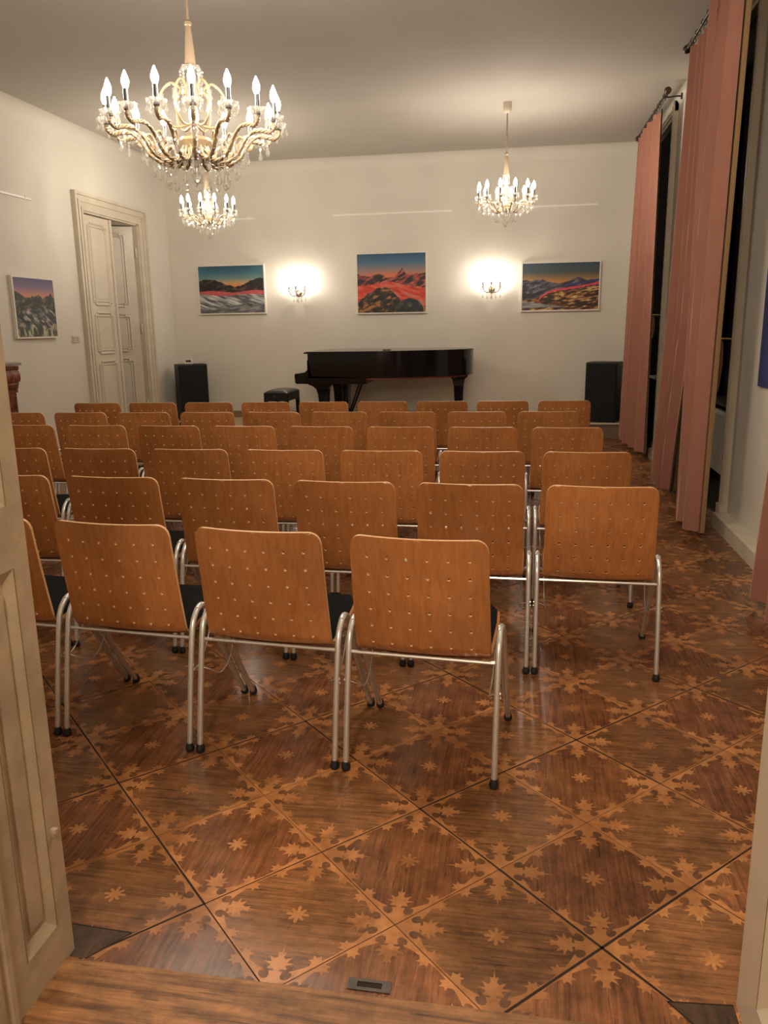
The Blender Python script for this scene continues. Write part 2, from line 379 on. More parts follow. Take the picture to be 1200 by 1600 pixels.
# walls
m = MB(); m.b2(XL-T, XR+T, YB, YB+T, 0, ZC); struct(m, 'wall_back', M['wall'])
m = MB(); DY0, DY1, DZ = 9.36, 10.79, 2.92
m.b2(XL-T, XL, Y0-.34, DY0, 0, ZC); m.b2(XL-T, XL, DY1, YB, 0, ZC); m.b2(XL-T, XL, DY0, DY1, DZ, ZC); struct(m, 'wall_left', M['wall'])
WZ = 3.70
wins = [(6.42, 8.25), (9.74, 11.40), (2.75, 4.30)]
m = MB(); cur = Y0-.34
for a, b_ in sorted(wins):
    m.b2(XR, XR+T, cur, a, 0, ZC); m.b2(XR, XR+T, a, b_, WZ, ZC); cur = b_
m.b2(XR, XR+T, cur, YB, 0, ZC); struct(m, 'wall_right', M['wall'])
m = MB(); m.b2(XL, -1.10, 1.20, Y0, 0, ZC); m.b2(.53, XR, 1.20, Y0, 0, ZC); m.b2(-1.10, .53, 1.20, Y0, 3.0, ZC); struct(m, 'wall_front', M['wall'])
# anteroom shell behind the camera
m = MB(); m.b2(-2.7, -2.6, -2.2, 1.2, -.05, 3.1); m.b2(2.2, 2.3, -2.2, 1.2, -.05, 3.1); m.b2(-2.7, 2.3, -2.3, -2.2, -.05, 3.1); m.b2(-2.7, 2.3, -2.3, 1.2, 3.1, 3.2)
struct(m, 'wall_anteroom', M['wall'])
# ceiling with a cove all round
m = MB(); Rc = .15; m.b2(XL-T, XR+T, Y0-.34, YB+T, ZC, ZC+.12)
arc = [(Rc*(1-math.cos(k*PI/16)), Rc*(1-math.sin(k*PI/16))) for k in range(9)]   # (from wall, below ceiling)
prof = [(0, 0)] + [(Rc*(1-math.sin(t)), -Rc*(1-math.cos(t))) for t in [k*PI/16 for k in range(9)]]
m.prism([(XL+u, ZC+v) for u, v in prof], Y0, YB, 'y', 1); m.prism([(YB-u, ZC+v) for u, v in prof], XL, XR, 'x', 1); m.prism([(XR-u*.4, ZC+v*.4) for u, v in prof], Y0, YB, 'y', 1)
struct(m, 'ceiling', [M['ceil'], M['wall']], smooth=30)
# baseboards
m = MB()
for a, b_ in ((4.41, 6.31), (8.36, 9.63), (1.55, 2.64)): m.b2(1.445, XR+.02, a, b_, 0, .105)
struct(m, 'baseboard_right', M['plinth'])
m = MB(); m.b2(XL, XR, YB-.02, YB, .2, .30); struct(m, 'baseboard_back', M['skirt'])
m = MB(); m.b2(XL, XL+.03, Y0, 5.9, 0, .16); m.b2(XL, XL+.03, 7.62, 9.15, 0, .16); struct(m, 'baseboard_left', M['plinth'])
# doorway lining we look through: panelled reveals left and right
def reveal(name, xs, sgn, ymax, pm='jamb'):
    # sgn +1: visible face points to +X (left side)
    m = MB(); f = xs
    def slab(y0, y1, z0, z1, d, mi=0): m.b2(f - sgn*.03, f + sgn*d, y0, y1, z0, z1, mi)
    slab(1.20, ymax, 0, 2.98, -.014)                     # recessed panel ground
    slab(1.515, ymax, 0, 2.98, 0)                        # room-side stile
    slab(1.345, 1.395, 0, 2.98, 0)                       # near stile
    slab(1.395, 1.515, 0, .115, 0); slab(1.395, 1.515, 1.02, 1.16, 0); slab(1.395, 1.515, 2.8, 2.98, 0)
    for z0, z1 in ((.115, 1.02), (1.16, 2.8)):           # bevelled moulding round each panel
        for (ya, yb) in ((1.515, 1.490), (1.395, 1.420)):
            m.add([(f, ya, z0), (f-sgn*.014, yb, z0+.03), (f-sgn*.014, yb, z1-.03), (f, ya, z1)], [(0,1,2,3)], 0)
        for za, zb in ((z0, z0+.03), (z1, z1-.03)):
            m.add([(f, 1.515, za), (f-sgn*.014, 1.490, zb), (f-sgn*.014, 1.420, zb), (f, 1.395, za)], [(0,1,2,3)], 0)
        m.b2(f-sgn*.014, f-sgn*.008, 1.430, 1.480, z0+.05, z1-.05)
        for y in (1.5155, 1.3945): m.b2(f-sgn*.001, f+sgn*.0007, y-.0012, y+.0012, z0, z1, 1)
    m.prism([(f-sgn*.02, 1.345), (f+sgn*.004, 1.345), (f+sgn*.012, 1.330), (f+sgn*.012, 1.315), (f+sgn*.004, 1.305), (f+sgn*.016, 1.285), (f+sgn*.02, 1.26), (f+sgn*.01, 1.235), (f-sgn*.02, 1.20)], 0, 2.98, 'z')
    m.b2(f-sgn*.001, f+sgn*.0006, 1.343, 1.3455, 0, 2.98, 1)
    return struct(m, name, [M[pm], M['jambline']])
tl = reveal('trim_2', -1.085, 1, 1.572)
m = MB(); m.box((-1.078, 1.537, .362), (.016, .012, .010)); m.box((-1.081, 1.537, .352), (.008, .006, .014)); m.build('paint_chip', M['jamb'], tl)
reveal('trim_3', .512, -1, 1.645, 'paint')
m = MB(); m.b2(-1.10, .53, 1.2, 1.6, 2.98, 3.02); struct(m, 'trim_4', M['jamb'])

# ------------------------------------------------------------------ left double door
door = empty('door_1', (XL, (DY0+DY1)/2, 0), 0, kind='structure')
dl = lambda x, y, z: (x - XL, y - (DY0+DY1)/2, z)
def dbox(m, x0, x1, y0, y1, z0, z1, mi=0): m.b2(x0-XL, x1-XL, y0-(DY0+DY1)/2, y1-(DY0+DY1)/2, z0, z1, mi)
m = MB()
steps = [(0, .035, .058), (.035, .085, .030), (.085, .105, .045), (.105, .165, .024), (.165, .20, .034)]
for a, b_, d in steps:
    dbox(m, XL, XL+d, DY0-.20+a, DY0-.20+b_, 0, DZ+.20-a); dbox(m, XL, XL+d, DY1+.20-b_, DY1+.20-a, 0, DZ+.20-a); dbox(m, XL, XL+d, DY0-.20+b_, DY1+.20-b_, DZ+.20-b_, DZ+.20-a)
m.build('casing', M['paint'], door)
m = MB(); dbox(m, XL-T, XL+.01, DY0-.0, DY0+.02, 0, DZ); dbox(m, XL-T, XL+.01, DY1-.02, DY1, 0, DZ); dbox(m, XL-T, XL+.01, DY0, DY1, DZ-.02, DZ); m.build('lining', M['paint'], door)
def notched(y0, y1, z0, z1, k):
    return [(y0+k,z0),(y1-k,z0),(y1-k,z0+k*.6),(y1,z0+k*.6),(y1,z1-k*.6),(y1-k,z1-k*.6),(y1-k,z1),(y0+k,z1),(y0+k,z1-k*.6),(y0,z1-k*.6),(y0,z0+k*.6),(y0+k,z0+k*.6)]
def ridge(m, poly, x, r=.010):
    n = len(poly)
    for i in range(n):
        m.tube([(x, *poly[i]), (x, *poly[(i+1) % n])], r, 6)
def leaf_door(name, w, parent):
    m = MB(); m.b2(-.05, 0, 0, w, .01, DZ-.03)                 # front face at x=0, hinge at y=0
    for z0, z1 in ((1.84, 2.80), (1.24, 1.74), (.25, 1.14)):
        ridge(m, notched(.12, w-.13, z0, z1, .055), .004, .013); ridge(m, notched(.155, w-.165, z0+.04, z1-.04, .03), .003, .008)
        m.prism(notched(.18, w-.19, z0+.07, z1-.07, .025), 0, .006, 'x')
    m.b2(0, .022, w-.045, w, .01, DZ-.03)
    return m.build(name, M['paint'], parent, smooth=40)
la = leaf_door('door_leaf', .695, door); la.location = dl(XL-.02, DY0+.02, 0)
lb_m = leaf_door('door_leaf', .695, door); lb_m.scale = (1, -1, 1)
lb_m.location = dl(XL-.06, DY1-.03, 0); lb_m.rotation_euler = (0, 0, -math.radians(58))
m = MB()
for z in (2.55, 1.55, .5): m.tube([dl(XL-.03, DY1-.03, z-.06), dl(XL-.03, DY1-.03, z+.06)], .013, 8)
m.build('hinge', M['paint'], door, smooth=40)
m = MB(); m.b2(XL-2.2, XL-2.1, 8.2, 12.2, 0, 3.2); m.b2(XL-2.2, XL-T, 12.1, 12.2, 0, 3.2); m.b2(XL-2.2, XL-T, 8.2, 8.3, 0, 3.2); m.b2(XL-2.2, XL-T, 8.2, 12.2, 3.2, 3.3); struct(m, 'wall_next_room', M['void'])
m = MB(); m.b2(XL-2.2, XL, 8.2, 12.2, -.1, -.005); struct(m, 'floor_next_room', M['sill'])

# ------------------------------------------------------------------ windows in the right wall
for wi, (a, b_) in enumerate(wins):
    w = empty('window_%d' % (wi+1), (XR, (a+b_)/2, 0), 0, kind='structure'); c = (a+b_)/2
    def wb(m, x0, x1, y0, y1, z0, z1): m.b2(x0, x1, y0-c, y1-c, z0, z1)
    m = MB(); wb(m, .001, .55, a-.03, a, .0, WZ); wb(m, .001, .55, b_, b_+.03, .0, WZ); wb(m, .001, .55, a, b_, WZ-.02, WZ); wb(m, .001, .55, a, b_, .0, .02); wb(m, .35, .55, a, b_, 0, .55); m.build('reveal', M['recess_shade'], w)
    m = MB()
    for y0, y1, in ((a-.105, a), (b_, b_+.105)):
        wb(m, -.035, 0, y0, y1, 0, WZ+.10); wb(m, -.055, 0, y0+.02, y1-.055, 0, WZ+.10); wb(m, -.048, 0, y0+.004, y0+.014, 0.14, WZ); wb(m, -.060, .0, y0-.004, y1+.001, 0, .16)
    wb(m, -.035, 0, a-.105, b_+.105, WZ, WZ+.095); wb(m, -.055, 0, a-.09, b_+.09, WZ+.02, WZ+.05); wb(m, -.012, .05, a, b_, WZ-.03, WZ)
    m.build('casing', M['paint'], w)
    m = MB()
    for y in (a, c-.03, b_-.06): wb(m, .40, .45, y, y+.06, .55, WZ)
    for z in (.55, 2.55, WZ-.09): wb(m, .40, .45, a, b_, z, z+.07)
    m.build('sash', M['recess_shade'], w)
    m = MB(); wb(m, .42, .428, a, b_, .55, WZ); m.build('pane', M['night'], w)
    m = MB(); wb(m, .12, .40, a, b_, .80, .83) if wi != 0 else wb(m, .16, .40, a, b_, .80, .83); m.build('sill', M['paint'] if wi != 0 else M['recess_shade'], w)
    if wi == 0:
        m = MB()
        for y0, y1, z0, z1 in ((a-.085, a-.055, 3.05, 3.62), (a-.079, a-.066, 2.15, 2.32), (a-.083, a-.076, 2.44, 2.47), (a-.03, a-.022, 1.1, 1.13), (a-.075, a-.068, .50, .62)):
            n = 9; pl = [(y0+(y1-y0)*(.15*rng.rand()), z0+(z1-z0)*k/n) for k in range(n+1)] + [(y1-(y1-y0)*(.35*rng.rand()), z1-(z1-z0)*k/n) for k in range(n+1)]
            m.prism([(y-c, z) for y, z in pl], -.0562, -.0555, 'x')
        m.build('peeled_patch', M['peel'], w)
r = empty('radiator', (XR+.24, 7.55, .17), 0, 'white radiator behind the curtain under the dark window sill', 'radiator')
m = MB(); m.bbox((0, 0, .28), (.06, .85, .56), .012); m.build('panel', M['radiator'], r)
m = MB()
for k in range(14): m.b2(-.038, -.03, -.39+k*.06, -.365+k*.06, .03, .53)
m.build('fin', M['radiator'], r)
m = MB(); m.tube([(0, -.46, .05), (0, -.46, -.17)], .012, 8); m.tube([(0, -.46, .05), (0, -.42, .05)], .012, 8); m.build('pipe', M['radiator'], r)

# ------------------------------------------------------------------ stage platform at the back
st = empty('stage_platform', (-1.9, 11.0, 0), 0, 'low wooden stage platform carrying the piano along the back wall', 'stage')
poly = [(XL+.01, YB-.02), (XL+.01, 11.17), (-4.25, 11.17), (-4.25, 9.85), (.30, 9.85), (.30, 11.17), (1.40, 11.17), (1.40, YB-.02)]
sp = lambda P: [(x+1.9, y-11.0) for x, y in P]
m = MB(); m.prism(sp(poly), .18, .208, 'z'); m.build('deck', M['stage'], st)
m = MB(); m.prism(sp([(x, y+.015 if y < 11.5 else y-.01) for x, y in poly]), .001, .18, 'z'); m.build('riser', M['stagefront'], st)
m = MB(); P = sp(poly)
for i in (1, 2, 3, 4, 5):
    a, b_ = P[i], P[i+1]; m.tube([(a[0], a[1]-.004, .197), (b_[0], b_[1]-.004, .197)], .013, 6)
m.build('edging', M['stageedge'], st)

# ------------------------------------------------------------------ chairs
def shell_profile():
    pts = [(.0105, .856)]
    for k in range(1, 9): t = k/9; pts.append((.0105+.066*t**1.15, .856-(.856-.462)*t))
    pts += [(.079, .452), (.083, .440), (.091, .429), (.104, .421), (.120, .418)]
    return pts
BP = [Vector((y, z)) for y, z in shell_profile()]
_l = [0.0]
for i in range(1, len(BP)): _l.append(_l[-1] + (BP[i]-BP[i-1]).length)
BL = _l[-1]
def back_at(s):
    s = max(0, min(BL, s))
    for i in range(1, len(BP)):
        if s <= _l[i] + 1e-9:
            t = (s-_l[i-1])/(_l[i]-_l[i-1]); p = BP[i-1].lerp(BP[i], t); d = (BP[i]-BP[i-1]).normalized(); return p, d
    return BP[-1], (BP[-1]-BP[-2]).normalized()
TH = .011
def back_point(x, s, off):
    """off 0 = rear face, TH = front face"""
    p, d = back_at(s); w = .2295 + .005*min(1, s/.4)
    sag = (.036*(1-min(1, s/.47)*.55)) * (1-(x/w)**2)
    n = Vector((-d.y, d.x))          # normal in (y,z)
    n = Vector((d.y*-1, d.x));  n = n if n.x > 0 else -n
    q = p + n*off
    return (x, q.x - sag, q.y)
def make_backrest(parent):
    m = MB(); xs = [-.17+.068*i for i in range(6)]; ss = [.072+.0655*i for i in range(6)]
    cols = [-.2335] + [(-.204+.068*i) for i in range(7)] + [.2335]
    rows = [0] + [.03925+.0655*i for i in range(7)]
    rows = rows + [BL*.955, BL]
    HR = .0057
    for side, off in ((0, 0.0), (1, TH)):
        def P(x, s): 
            # rounded top corners
            w = .2295+.005*min(1, s/.4); x = max(-w, min(w, x)); rc = .042
            ax = abs(x)
            if ax > w-rc and s < rc:
                dx = ax-(w-rc); lim = rc - math.sqrt(max(0, rc*rc-dx*dx)); s = lim + (rc-lim)*(s/rc)
            return back_point(x, s, off)
        for ci in range(len(cols)-1):
            for ri in range(len(rows)-1):
                x0, x1, s0, s1 = cols[ci], cols[ci+1], rows[ri], rows[ri+1]
                if 1 <= ci <= 6 and 1 <= ri <= 6:
                    cx, cs = (x0+x1)/2, (s0+s1)/2; N = 16; outer = []; inner = []
                    for k in range(N):
                        a = 2*PI*k/N; c_, s_ = math.cos(a), math.sin(a); q = max(abs(c_), abs(s_))
                        outer.append(P(cx + (x1-x0)/2*c_/q, cs + (s1-s0)/2*s_/q)); inner.append(P(cx + HR*c_, cs + HR*s_))
                    m.add(outer+inner, [(k, (k+1) % N, N+(k+1) % N, N+k) for k in range(N)], 0)
                    if side == 0:
                        far = [back_point(cx + HR*math.cos(2*PI*k/N), cs + HR*math.sin(2*PI*k/N), TH) for k in range(N)]
                        m.add(inner+far, [(k, (k+1) % N, N+(k+1) % N, N+k) for k in range(N)], 1)
                else:
                    nx = max(1, int(round((x1-x0)/.0075))) if ci in (0, 8-1) else 4
                    ns = max(1, int(round((s1-s0)/.0075)))
                    if ns > 8: ns = 8
                    m.grid(lambda u, v: P(x0+(x1-x0)*u, s0+(s1-s0)*v), nx, ns, 0)
    # edge band (light plywood)
    def Pe(x, s, off):
        w = .2295+.005*min(1, s/.4); x = max(-w, min(w, x)); rc = .042; ax = abs(x)
        if ax > w-rc and s < rc:
            dx = ax-(w-rc); lim = rc - math.sqrt(max(0, rc*rc-dx*dx)); s = lim + (rc-lim)*(s/rc)
        return back_point(x, s, off)
    path = [(-.2345, BL*(1-k/24)) for k in range(24)] + [(-.2335+.467*k/60, 0) for k in range(61)] + [(.2345, BL*(k+1)/24) for k in range(24)]
    a = [Pe(x, s, 0) for x, s in path]; b = [Pe(x, s, TH) for x, s in path]; n = len(path)
    m.add(a+b, [(i, i+1, n+i+1, n+i) for i in range(n-1)], 1)
    import bmesh
    o = m.build('backrest', [M['beech'], M['ply']], parent, fix=False)
    bm = bmesh.new(); bm.from_mesh(o.data); bmesh.ops.remove_doubles(bm, verts=bm.verts, dist=.0004); bmesh.ops.recalc_face_normals(bm, faces=bm.faces); bm.to_mesh(o.data); bm.free()
    o.data.polygons.foreach_set('use_smooth', [True]*len(o.data.polygons)); o.data.set_sharp_from_angle(angle=math.radians(40))
    return o
def seat_point(u, v, off):
    # v 0 at the bend, 1 at the front edge
    hw = .2345 - .012*max(0, v-.6)/.4; rc = .05; y = .118 + .375*v; z = .418 + .042*min(1, v/.85) - (.016*((v-.85)/.15)**2 if v > .85 else 0)
    x = (u*2-1)*hw; ax = abs(x)
    if ax > hw-rc and v > .8:
        dx = ax-(hw-rc); lim = rc-math.sqrt(max(0, rc*rc-dx*dx)); y -= lim*(v-.8)/.2
    z -= .016*(1-(u*2-1)**2)*(1-v*.5)
    return (x, y, z+off)
def make_chair():
    t = empty('stacking_chair')
    make_backrest(t)
    m = MB(); NU, NV = 20, 14
    m.grid(lambda u, v: seat_point(u, v, 0), NU, NV, 0); m.grid(lambda u, v: seat_point(u, v, TH), NU, NV, 0)
    per = [(0, 1-k/NV) for k in range(NV)][::-1]
    per = [(0, k/NV) for k in range(NV+1)] + [(k/NU, 1) for k in range(1, NU+1)] + [(1, 1-k/NV) for k in range(1, NV+1)]
    a = [seat_point(u, v, 0) for u, v in per]; b = [seat_point(u, v, TH) for u, v in per]; n = len(per)
    m.add(a+b, [(i, i+1, n+i+1, n+i) for i in range(n-1)], 1)
    seat = m.build('seat', [M['beech'], M['ply']], t, smooth=50)
    m = MB(); N = 18
    def pad(u, v):
        uu = .02+.96*u; vv = .0+.985*v; e = min(u, 1-u, 1-v)*9; e = min(1, e)
        p = seat_point(uu, vv, TH + .002 + .022*math.sqrt(max(0, 1-(1-e)**2))); return p
    m.grid(pad, N, N, 0); m.grid(lambda u, v: seat_point(.02+.96*u, .985*v, TH+.001), N, N, 0)
    m.build('seat_pad', M['fabric'], seat, smooth=True)
    for sx in (-1, 1):
        x = .26*sx
        rear = smooth_path([(x, 0, .022), (x, .030, .20), (x, .072, .415), (x, .094, .475), (x, .128, .507)], 4)
        rr = [.0112]*len(rear)
        m = MB(); m.tube(rear, rr, 10); leg = m.build('leg', M['chrome'], t, smooth=60)
        m = MB(); m.lathe([(.0, 0), (.013, 0), (.0165, .006), (.0165, .014), (.0135, .024), (.012, .032)], (x, -.001, 0), 12); m.build('foot_cap', M['rubber'], leg, smooth=50)
        front = smooth_path([(x, .126, .507), (x, .165, .512), (x, .205, .475), (x, .26, .375), (x, .39, .16), (x, .487, .020)], 4)
        m = MB(); n = len(front); m.tube(front, [.0112 + .0030*math.sin(PI*i/(n-1)) for i in range(n)], 10); leg = m.build('leg', M['chrome'], t, smooth=60)
        m = MB(); m.lathe([(.0, 0), (.013, 0), (.0165, .006), (.0165, .014), (.0135, .024), (.012, .032)], (x, .494, 0), 12); m.build('foot_cap', M['rubber'], leg, smooth=50)
        m = MB(); m.tube(smooth_path([(x-.004*sx, .052, .315), (x-.030*sx, .07, .298), (x-.036*sx, .13, .262), (x-.036*sx, .20, .275), (x-.034*sx, .262, .34), (x-.030*sx, .285, .418)], 5), .0030, 6)
        m.build('link_wire', M['chrome'], t, smooth=True)
        m = MB(); m.tube([(x+.006*sx, .050, .318), (x+.0128*sx, .050, .318)], .0045, 8); m.tube([(x+.006*sx, .056, .300), (x+.0128*sx, .056, .300)], .0045, 8); m.build('link_pin', M['chrome'], t, smooth=40)
    m = MB(); m.tube([(-.262, .078, .414), (.262, .078, .414)], .0068, 8); m.build('crossbar', M['chrome'], t, smooth=40)
    m = MB(); m.tube([(-.262, .225, .430), (-.2, .225, .392), (.2, .225, .392), (.262, .225, .430)], .008, 8); m.build('crossbar', M['chrome'], t, smooth=40)
    return t
rows = [(0.3640, 7.3263, 0.0609, 0.5432), (0.1953, 6.3974, 0.0456, 0.5522), (0.2937, 5.3864, 0.0085, 0.5566), (0.3439, 4.3345, 0.0231, 0.5551), (0.3376, 3.3966, -0.0095, 0.5569), (-1.4438, 2.5614, -0.0761, 0.5606)]
spans = [range(0, -9, -1), range(0, -9, -1), range(0, -8, -1), range(0, -7, -1), range(0, -6, -1), range(2, -2, -1)]
rown = ['of the row nearest the piano', 'of the second row from the piano', 'of the third row from the piano', 'of the fourth row from the piano', 'of the fifth row from the piano', 'of the row nearest the doorway']
ords = ['rightmost', 'second from right', 'third from right', 'fourth from right', 'fifth from right', 'sixth from right', 'seventh from right', 'eighth from right', 'ninth from right']
proto = None
for ri, (rx, ry, ra, rs) in enumerate(rows):
    sp_ = list(spans[ri])
    for k, j in enumerate(sp_):
        c = proto if proto is None else copy_tree(proto)
        if proto is None: proto = c = make_chair()
        d = j*rs; c.location = (rx+math.cos(ra)*d, ry+math.sin(ra)*d, .0012); c.rotation_euler = (0, 0, ra + random.uniform(-.008, .008))
        o = 'leftmost' if k == len(sp_)-1 else ords[k]
        tag(c, 'perforated plywood chair, %s %s' % (o, rown[ri]), 'chair', 'plywood stacking chairs in rows')

# ------------------------------------------------------------------ grand piano
pn = empty('grand_piano', (-1.8, 10.9, .208), 0, 'black lacquered grand piano with closed lid on the stage', 'piano')
ox, oy, oz = -1.8, 10.9, .208
def bent(x0, inset=0.0):
    near = [(x0, 10.20), (-2.05, 10.20), (-1.85, 10.205), (-1.65, 10.245), (-1.45, 10.325), (-1.25, 10.42), (-1.05, 10.52), (-.90, 10.61), (-.78, 10.73), (-.70, 10.90), (-.675, 11.08), (-.70, 11.27), (-.78, 11.42), (-.92, 11.53), (-1.15, 11.60), (-1.6, 11.645), (-2.2, 11.66), (x0, 11.66)]
    if not inset: return near
    cx, cy = -1.7, 10.95; return [(cx+(x-cx)*(1-inset), cy+(y-cy)*(1-inset)) for x, y in near]
L2 = lambda P: [(x-ox, y-oy) for x, y in P]
m = MB(); m.prism(L2(bent(-2.745)), .675, .985, 'z'); body = m.build('case', M['lacquer'], pn, smooth=35)
m = MB(); m.prism(L2(bent(-2.74, .05)), .650, .676, 'z'); m.build('soundboard_frame', M['redfelt'], pn, smooth=35)
m = MB(); lidp = bent(-2.785, -.008); m.prism(L2(lidp), .986, 1.004, 'z'); m.prism(L2(bent(-2.77, .004)), 1.004, 1.010, 'z'); m.build('lid', M['lacquer'], pn, smooth=35)
# key arms (the two S-shaped cheeks), key bed, slip, fallboard, keys
cheek = [(-2.745, .95), (-2.740, .84), (-2.752, .785), (-2.785, .752), (-2.86, .738), (-2.918, .733), (-2.928, .715), (-2.922, .62), (-2.905, .603), (-1.985, .598), (-1.985, .675), (-2.70, .70)]
for y0, y1 in ((10.20, 10.285), (11.575, 11.66)):
    m = MB(); m.prism([(x-ox, z) for x, z in cheek], y0-oy, y1-oy, 'y'); m.build('key_arm', M['lacquer'], pn, smooth=35)
m = MB(); m.b2(-2.905-ox, -1.985-ox, 10.27-oy, 11.59-oy, .600, .660); m.b2(-2.92-ox, -2.90-ox, 10.28-oy, 11.58-oy, .604, .70); m.build('key_bed', M['lacquer'], pn)
m = MB(); m.b2(-2.775-ox, -2.755-ox, 10.28-oy, 11.58-oy, .70, .90); m.build('fallboard', M['lacquer'], pn)
m = MB()
for k in range(52): m.b2(-2.90-ox, -2.775-ox, 10.295-oy+k*.0245, 10.317-oy+k*.0245, .66, .705)
m.build('keys', M['white'], pn)
def pleg(x, y):
    m = MB(); X, Y = x-ox, y-oy
    prof = [(.20, .13, .60), (.185, .115, .588), (.130, .088, .568), (.088, .070, .53), (.068, .064, .47), (.061, .061, .40), (.052, .052, .11), (.057, .057, .10), (.057, .057, .075), (.045, .045, .07)]
    vs = []
    for hl, hr, z in prof:
        d = min(hr, .070); vs += [(X-hl, Y-d, z), (X+hr, Y-d, z), (X+hr, Y+d, z), (X-hl, Y+d, z)]
    n = len(prof); fs = [(i*4+k, i*4+(k+1) % 4, i*4+4+(k+1) % 4, i*4+4+k) for i in range(n-1) for k in range(4)] + [(3,2,1,0), tuple((n-1)*4+k for k in range(4))]
    m.add(vs, fs); l = m.build('leg', M['lacquer'], pn)
    m = MB(); m.lathe([(.0, .002), (.024, .004), (.03, .028), (.024, .052), (0, .054)], (X, Y, 0), 12, 0); m.tube([(X, Y, .05), (X, Y, .075)], .02, 8); m.build('caster', M['brass'], l, smooth=40)
pleg(-2.572, 10.33); pleg(-2.64, 11.50)
m = MB(); X, Y = -.86-ox, 11.0-oy; vs = []; prof = [(.125, .675), (.12, .64), (.085, .61), (.075, .56), (.066, .52), (.060, .40), (.046, .11), (.055, .10), (.055, .075), (.04, .07)]
for hw, z in prof: vs += [(X-hw, Y-hw*.9, z), (X+hw, Y-hw*.9, z), (X+hw, Y+hw*.9, z), (X-hw, Y+hw*.9, z)]
n = len(prof); m.add(vs, [(i*4+k, i*4+(k+1) % 4, i*4+4+(k+1) % 4, i*4+4+k) for i in range(n-1) for k in range(4)] + [(3,2,1,0), tuple((n-1)*4+k for k in range(4))])
l = m.build('leg', M['lacquer'], pn); m = MB(); m.lathe([(.0, .002), (.024, .004), (.03, .028), (.024, .052), (0, .054)], (X, Y, 0), 12); m.tube([(X, Y, .05), (X, Y, .075)], .02, 8); m.build('caster', M['brass'], l, smooth=40)
ly = empty('pedal_lyre', (0, 0, 0)); ly.parent = pn
X, Y = -2.39-ox, 10.90-oy
m = MB(); m.prism([(Y-.17, .60), (Y+.17, .60), (Y+.17, .56), (Y+.10, .53), (Y+.075, .40), (Y+.09, .19), (Y+.16, .16), (Y+.16, .09), (Y-.16, .09), (Y-.16, .16), (Y-.09, .19), (Y-.075, .40), (Y-.10, .53), (Y-.17, .56)], X-.035, X+.035, 'x'); m.build('lyre_frame', M['lacquer'], ly)
m = MB()
for dy in (-.08, 0, .08): m.bbox((X-.09, Y+dy, .07), (.16, .03, .012), .004)
m.build('pedals', M['brass'], ly)
m = MB()
for dy in (-.12, .12): m.tube([(X+.04, Y+dy*.6, .14), (X+.21, Y+dy, .60)], .012, 8)
m.build('lyre_brace', M['lacquer'], ly)
m = MB(); m.bbox((-1.78, 10.62, 1.2225), (.11, .05, .008), .003); tag(m.build('black_case', M['rubber']), 'small flat black object lying on the closed piano lid', 'case')
# bench
bn = empty('piano_bench', (-3.215, 10.56, .208), 0, 'black leather piano bench with side knob at the keyboard end', 'bench')
m = MB(); hx, hy = .165, .29
m.bbox((0, 0, .425), (2*hx, 2*hy, .11), .008); m.build('box_frame', M['leather'], bn)
m = MB(); m.grid(lambda u, v: ((u*2-1)*hx, (v*2-1)*hy, .478+.040*math.sqrt(max(0, 1-abs(u*2-1)**3.2))*math.sqrt(max(0, 1-abs(v*2-1)**5)) - .004*(max(0, math.sin(v*PI*4))**12)), 20, 24); m.b2(-hx, hx, -hy, hy, .470, .479); m.build('cushion', M['leather'], bn, smooth=50)
for sx in (-1, 1):
    for sy in (-1, 1):
        m = MB(); X, Y = sx*(hx-.024), sy*(hy-.024); m.add([(X-.017,Y-.017,0),(X+.017,Y-.017,0),(X+.017,Y+.017,0),(X-.017,Y+.017,0),(X-.024,Y-.024,.375),(X+.024,Y-.024,.375),(X+.024,Y+.024,.375),(X-.024,Y+.024,.375)], [(3,2,1,0),(4,5,6,7),(0,1,5,4),(1,2,6,5),(2,3,7,6),(3,0,4,7)]); m.build('leg', M['lacquer'], bn)
m = MB(); R90 = Matrix.Rotation(PI/2, 3, 'X'); m.lathe([(0, .0), (.022, .0), (.026, .008), (.026, .024), (.018, .032), (0, .033)], (-.01, -hy, .425), 14, 0, R90); m.build('knob', M['rubber'], bn, smooth=40)

# ------------------------------------------------------------------ loudspeakers
def speaker(name, x, y, rz, w, d, h_, label):
    s = empty(name, (x, y, .209), rz, label, 'loudspeaker', 'black floor loudspeakers')
    m = MB(); m.bbox((0, .012, h_/2), (w, d, h_), .006); m.build('cabinet', M['blackbox'], s)
    m = MB(); m.bbox((0, -d/2+.004, h_/2), (w-.02, .022, h_-.03), .006); m.build('grille', M['grille'], s)
    return s
speaker('loudspeaker', -4.86, 11.42, math.radians(33), .42, .36, .815, 'black floor loudspeaker in the left corner carrying a small white box')
speaker('loudspeaker', 1.08, 11.43, -math.radians(18), .42, .38, .80, 'black floor loudspeaker on the stage beside the pink curtain')
b = empty('digital_clock', (-4.86, 11.36, 1.0245), math.radians(14), 'small white box with dark display on top of left loudspeaker', 'clock')
m = MB(); m.bbox((0, 0, .041), (.115, .05, .082), .005); m.build('housing', M['white'], b)
m = MB(); m.b2(-.036, .036, -.0275, -.025, .032, .056)
m.build('display', M['dark'], b)

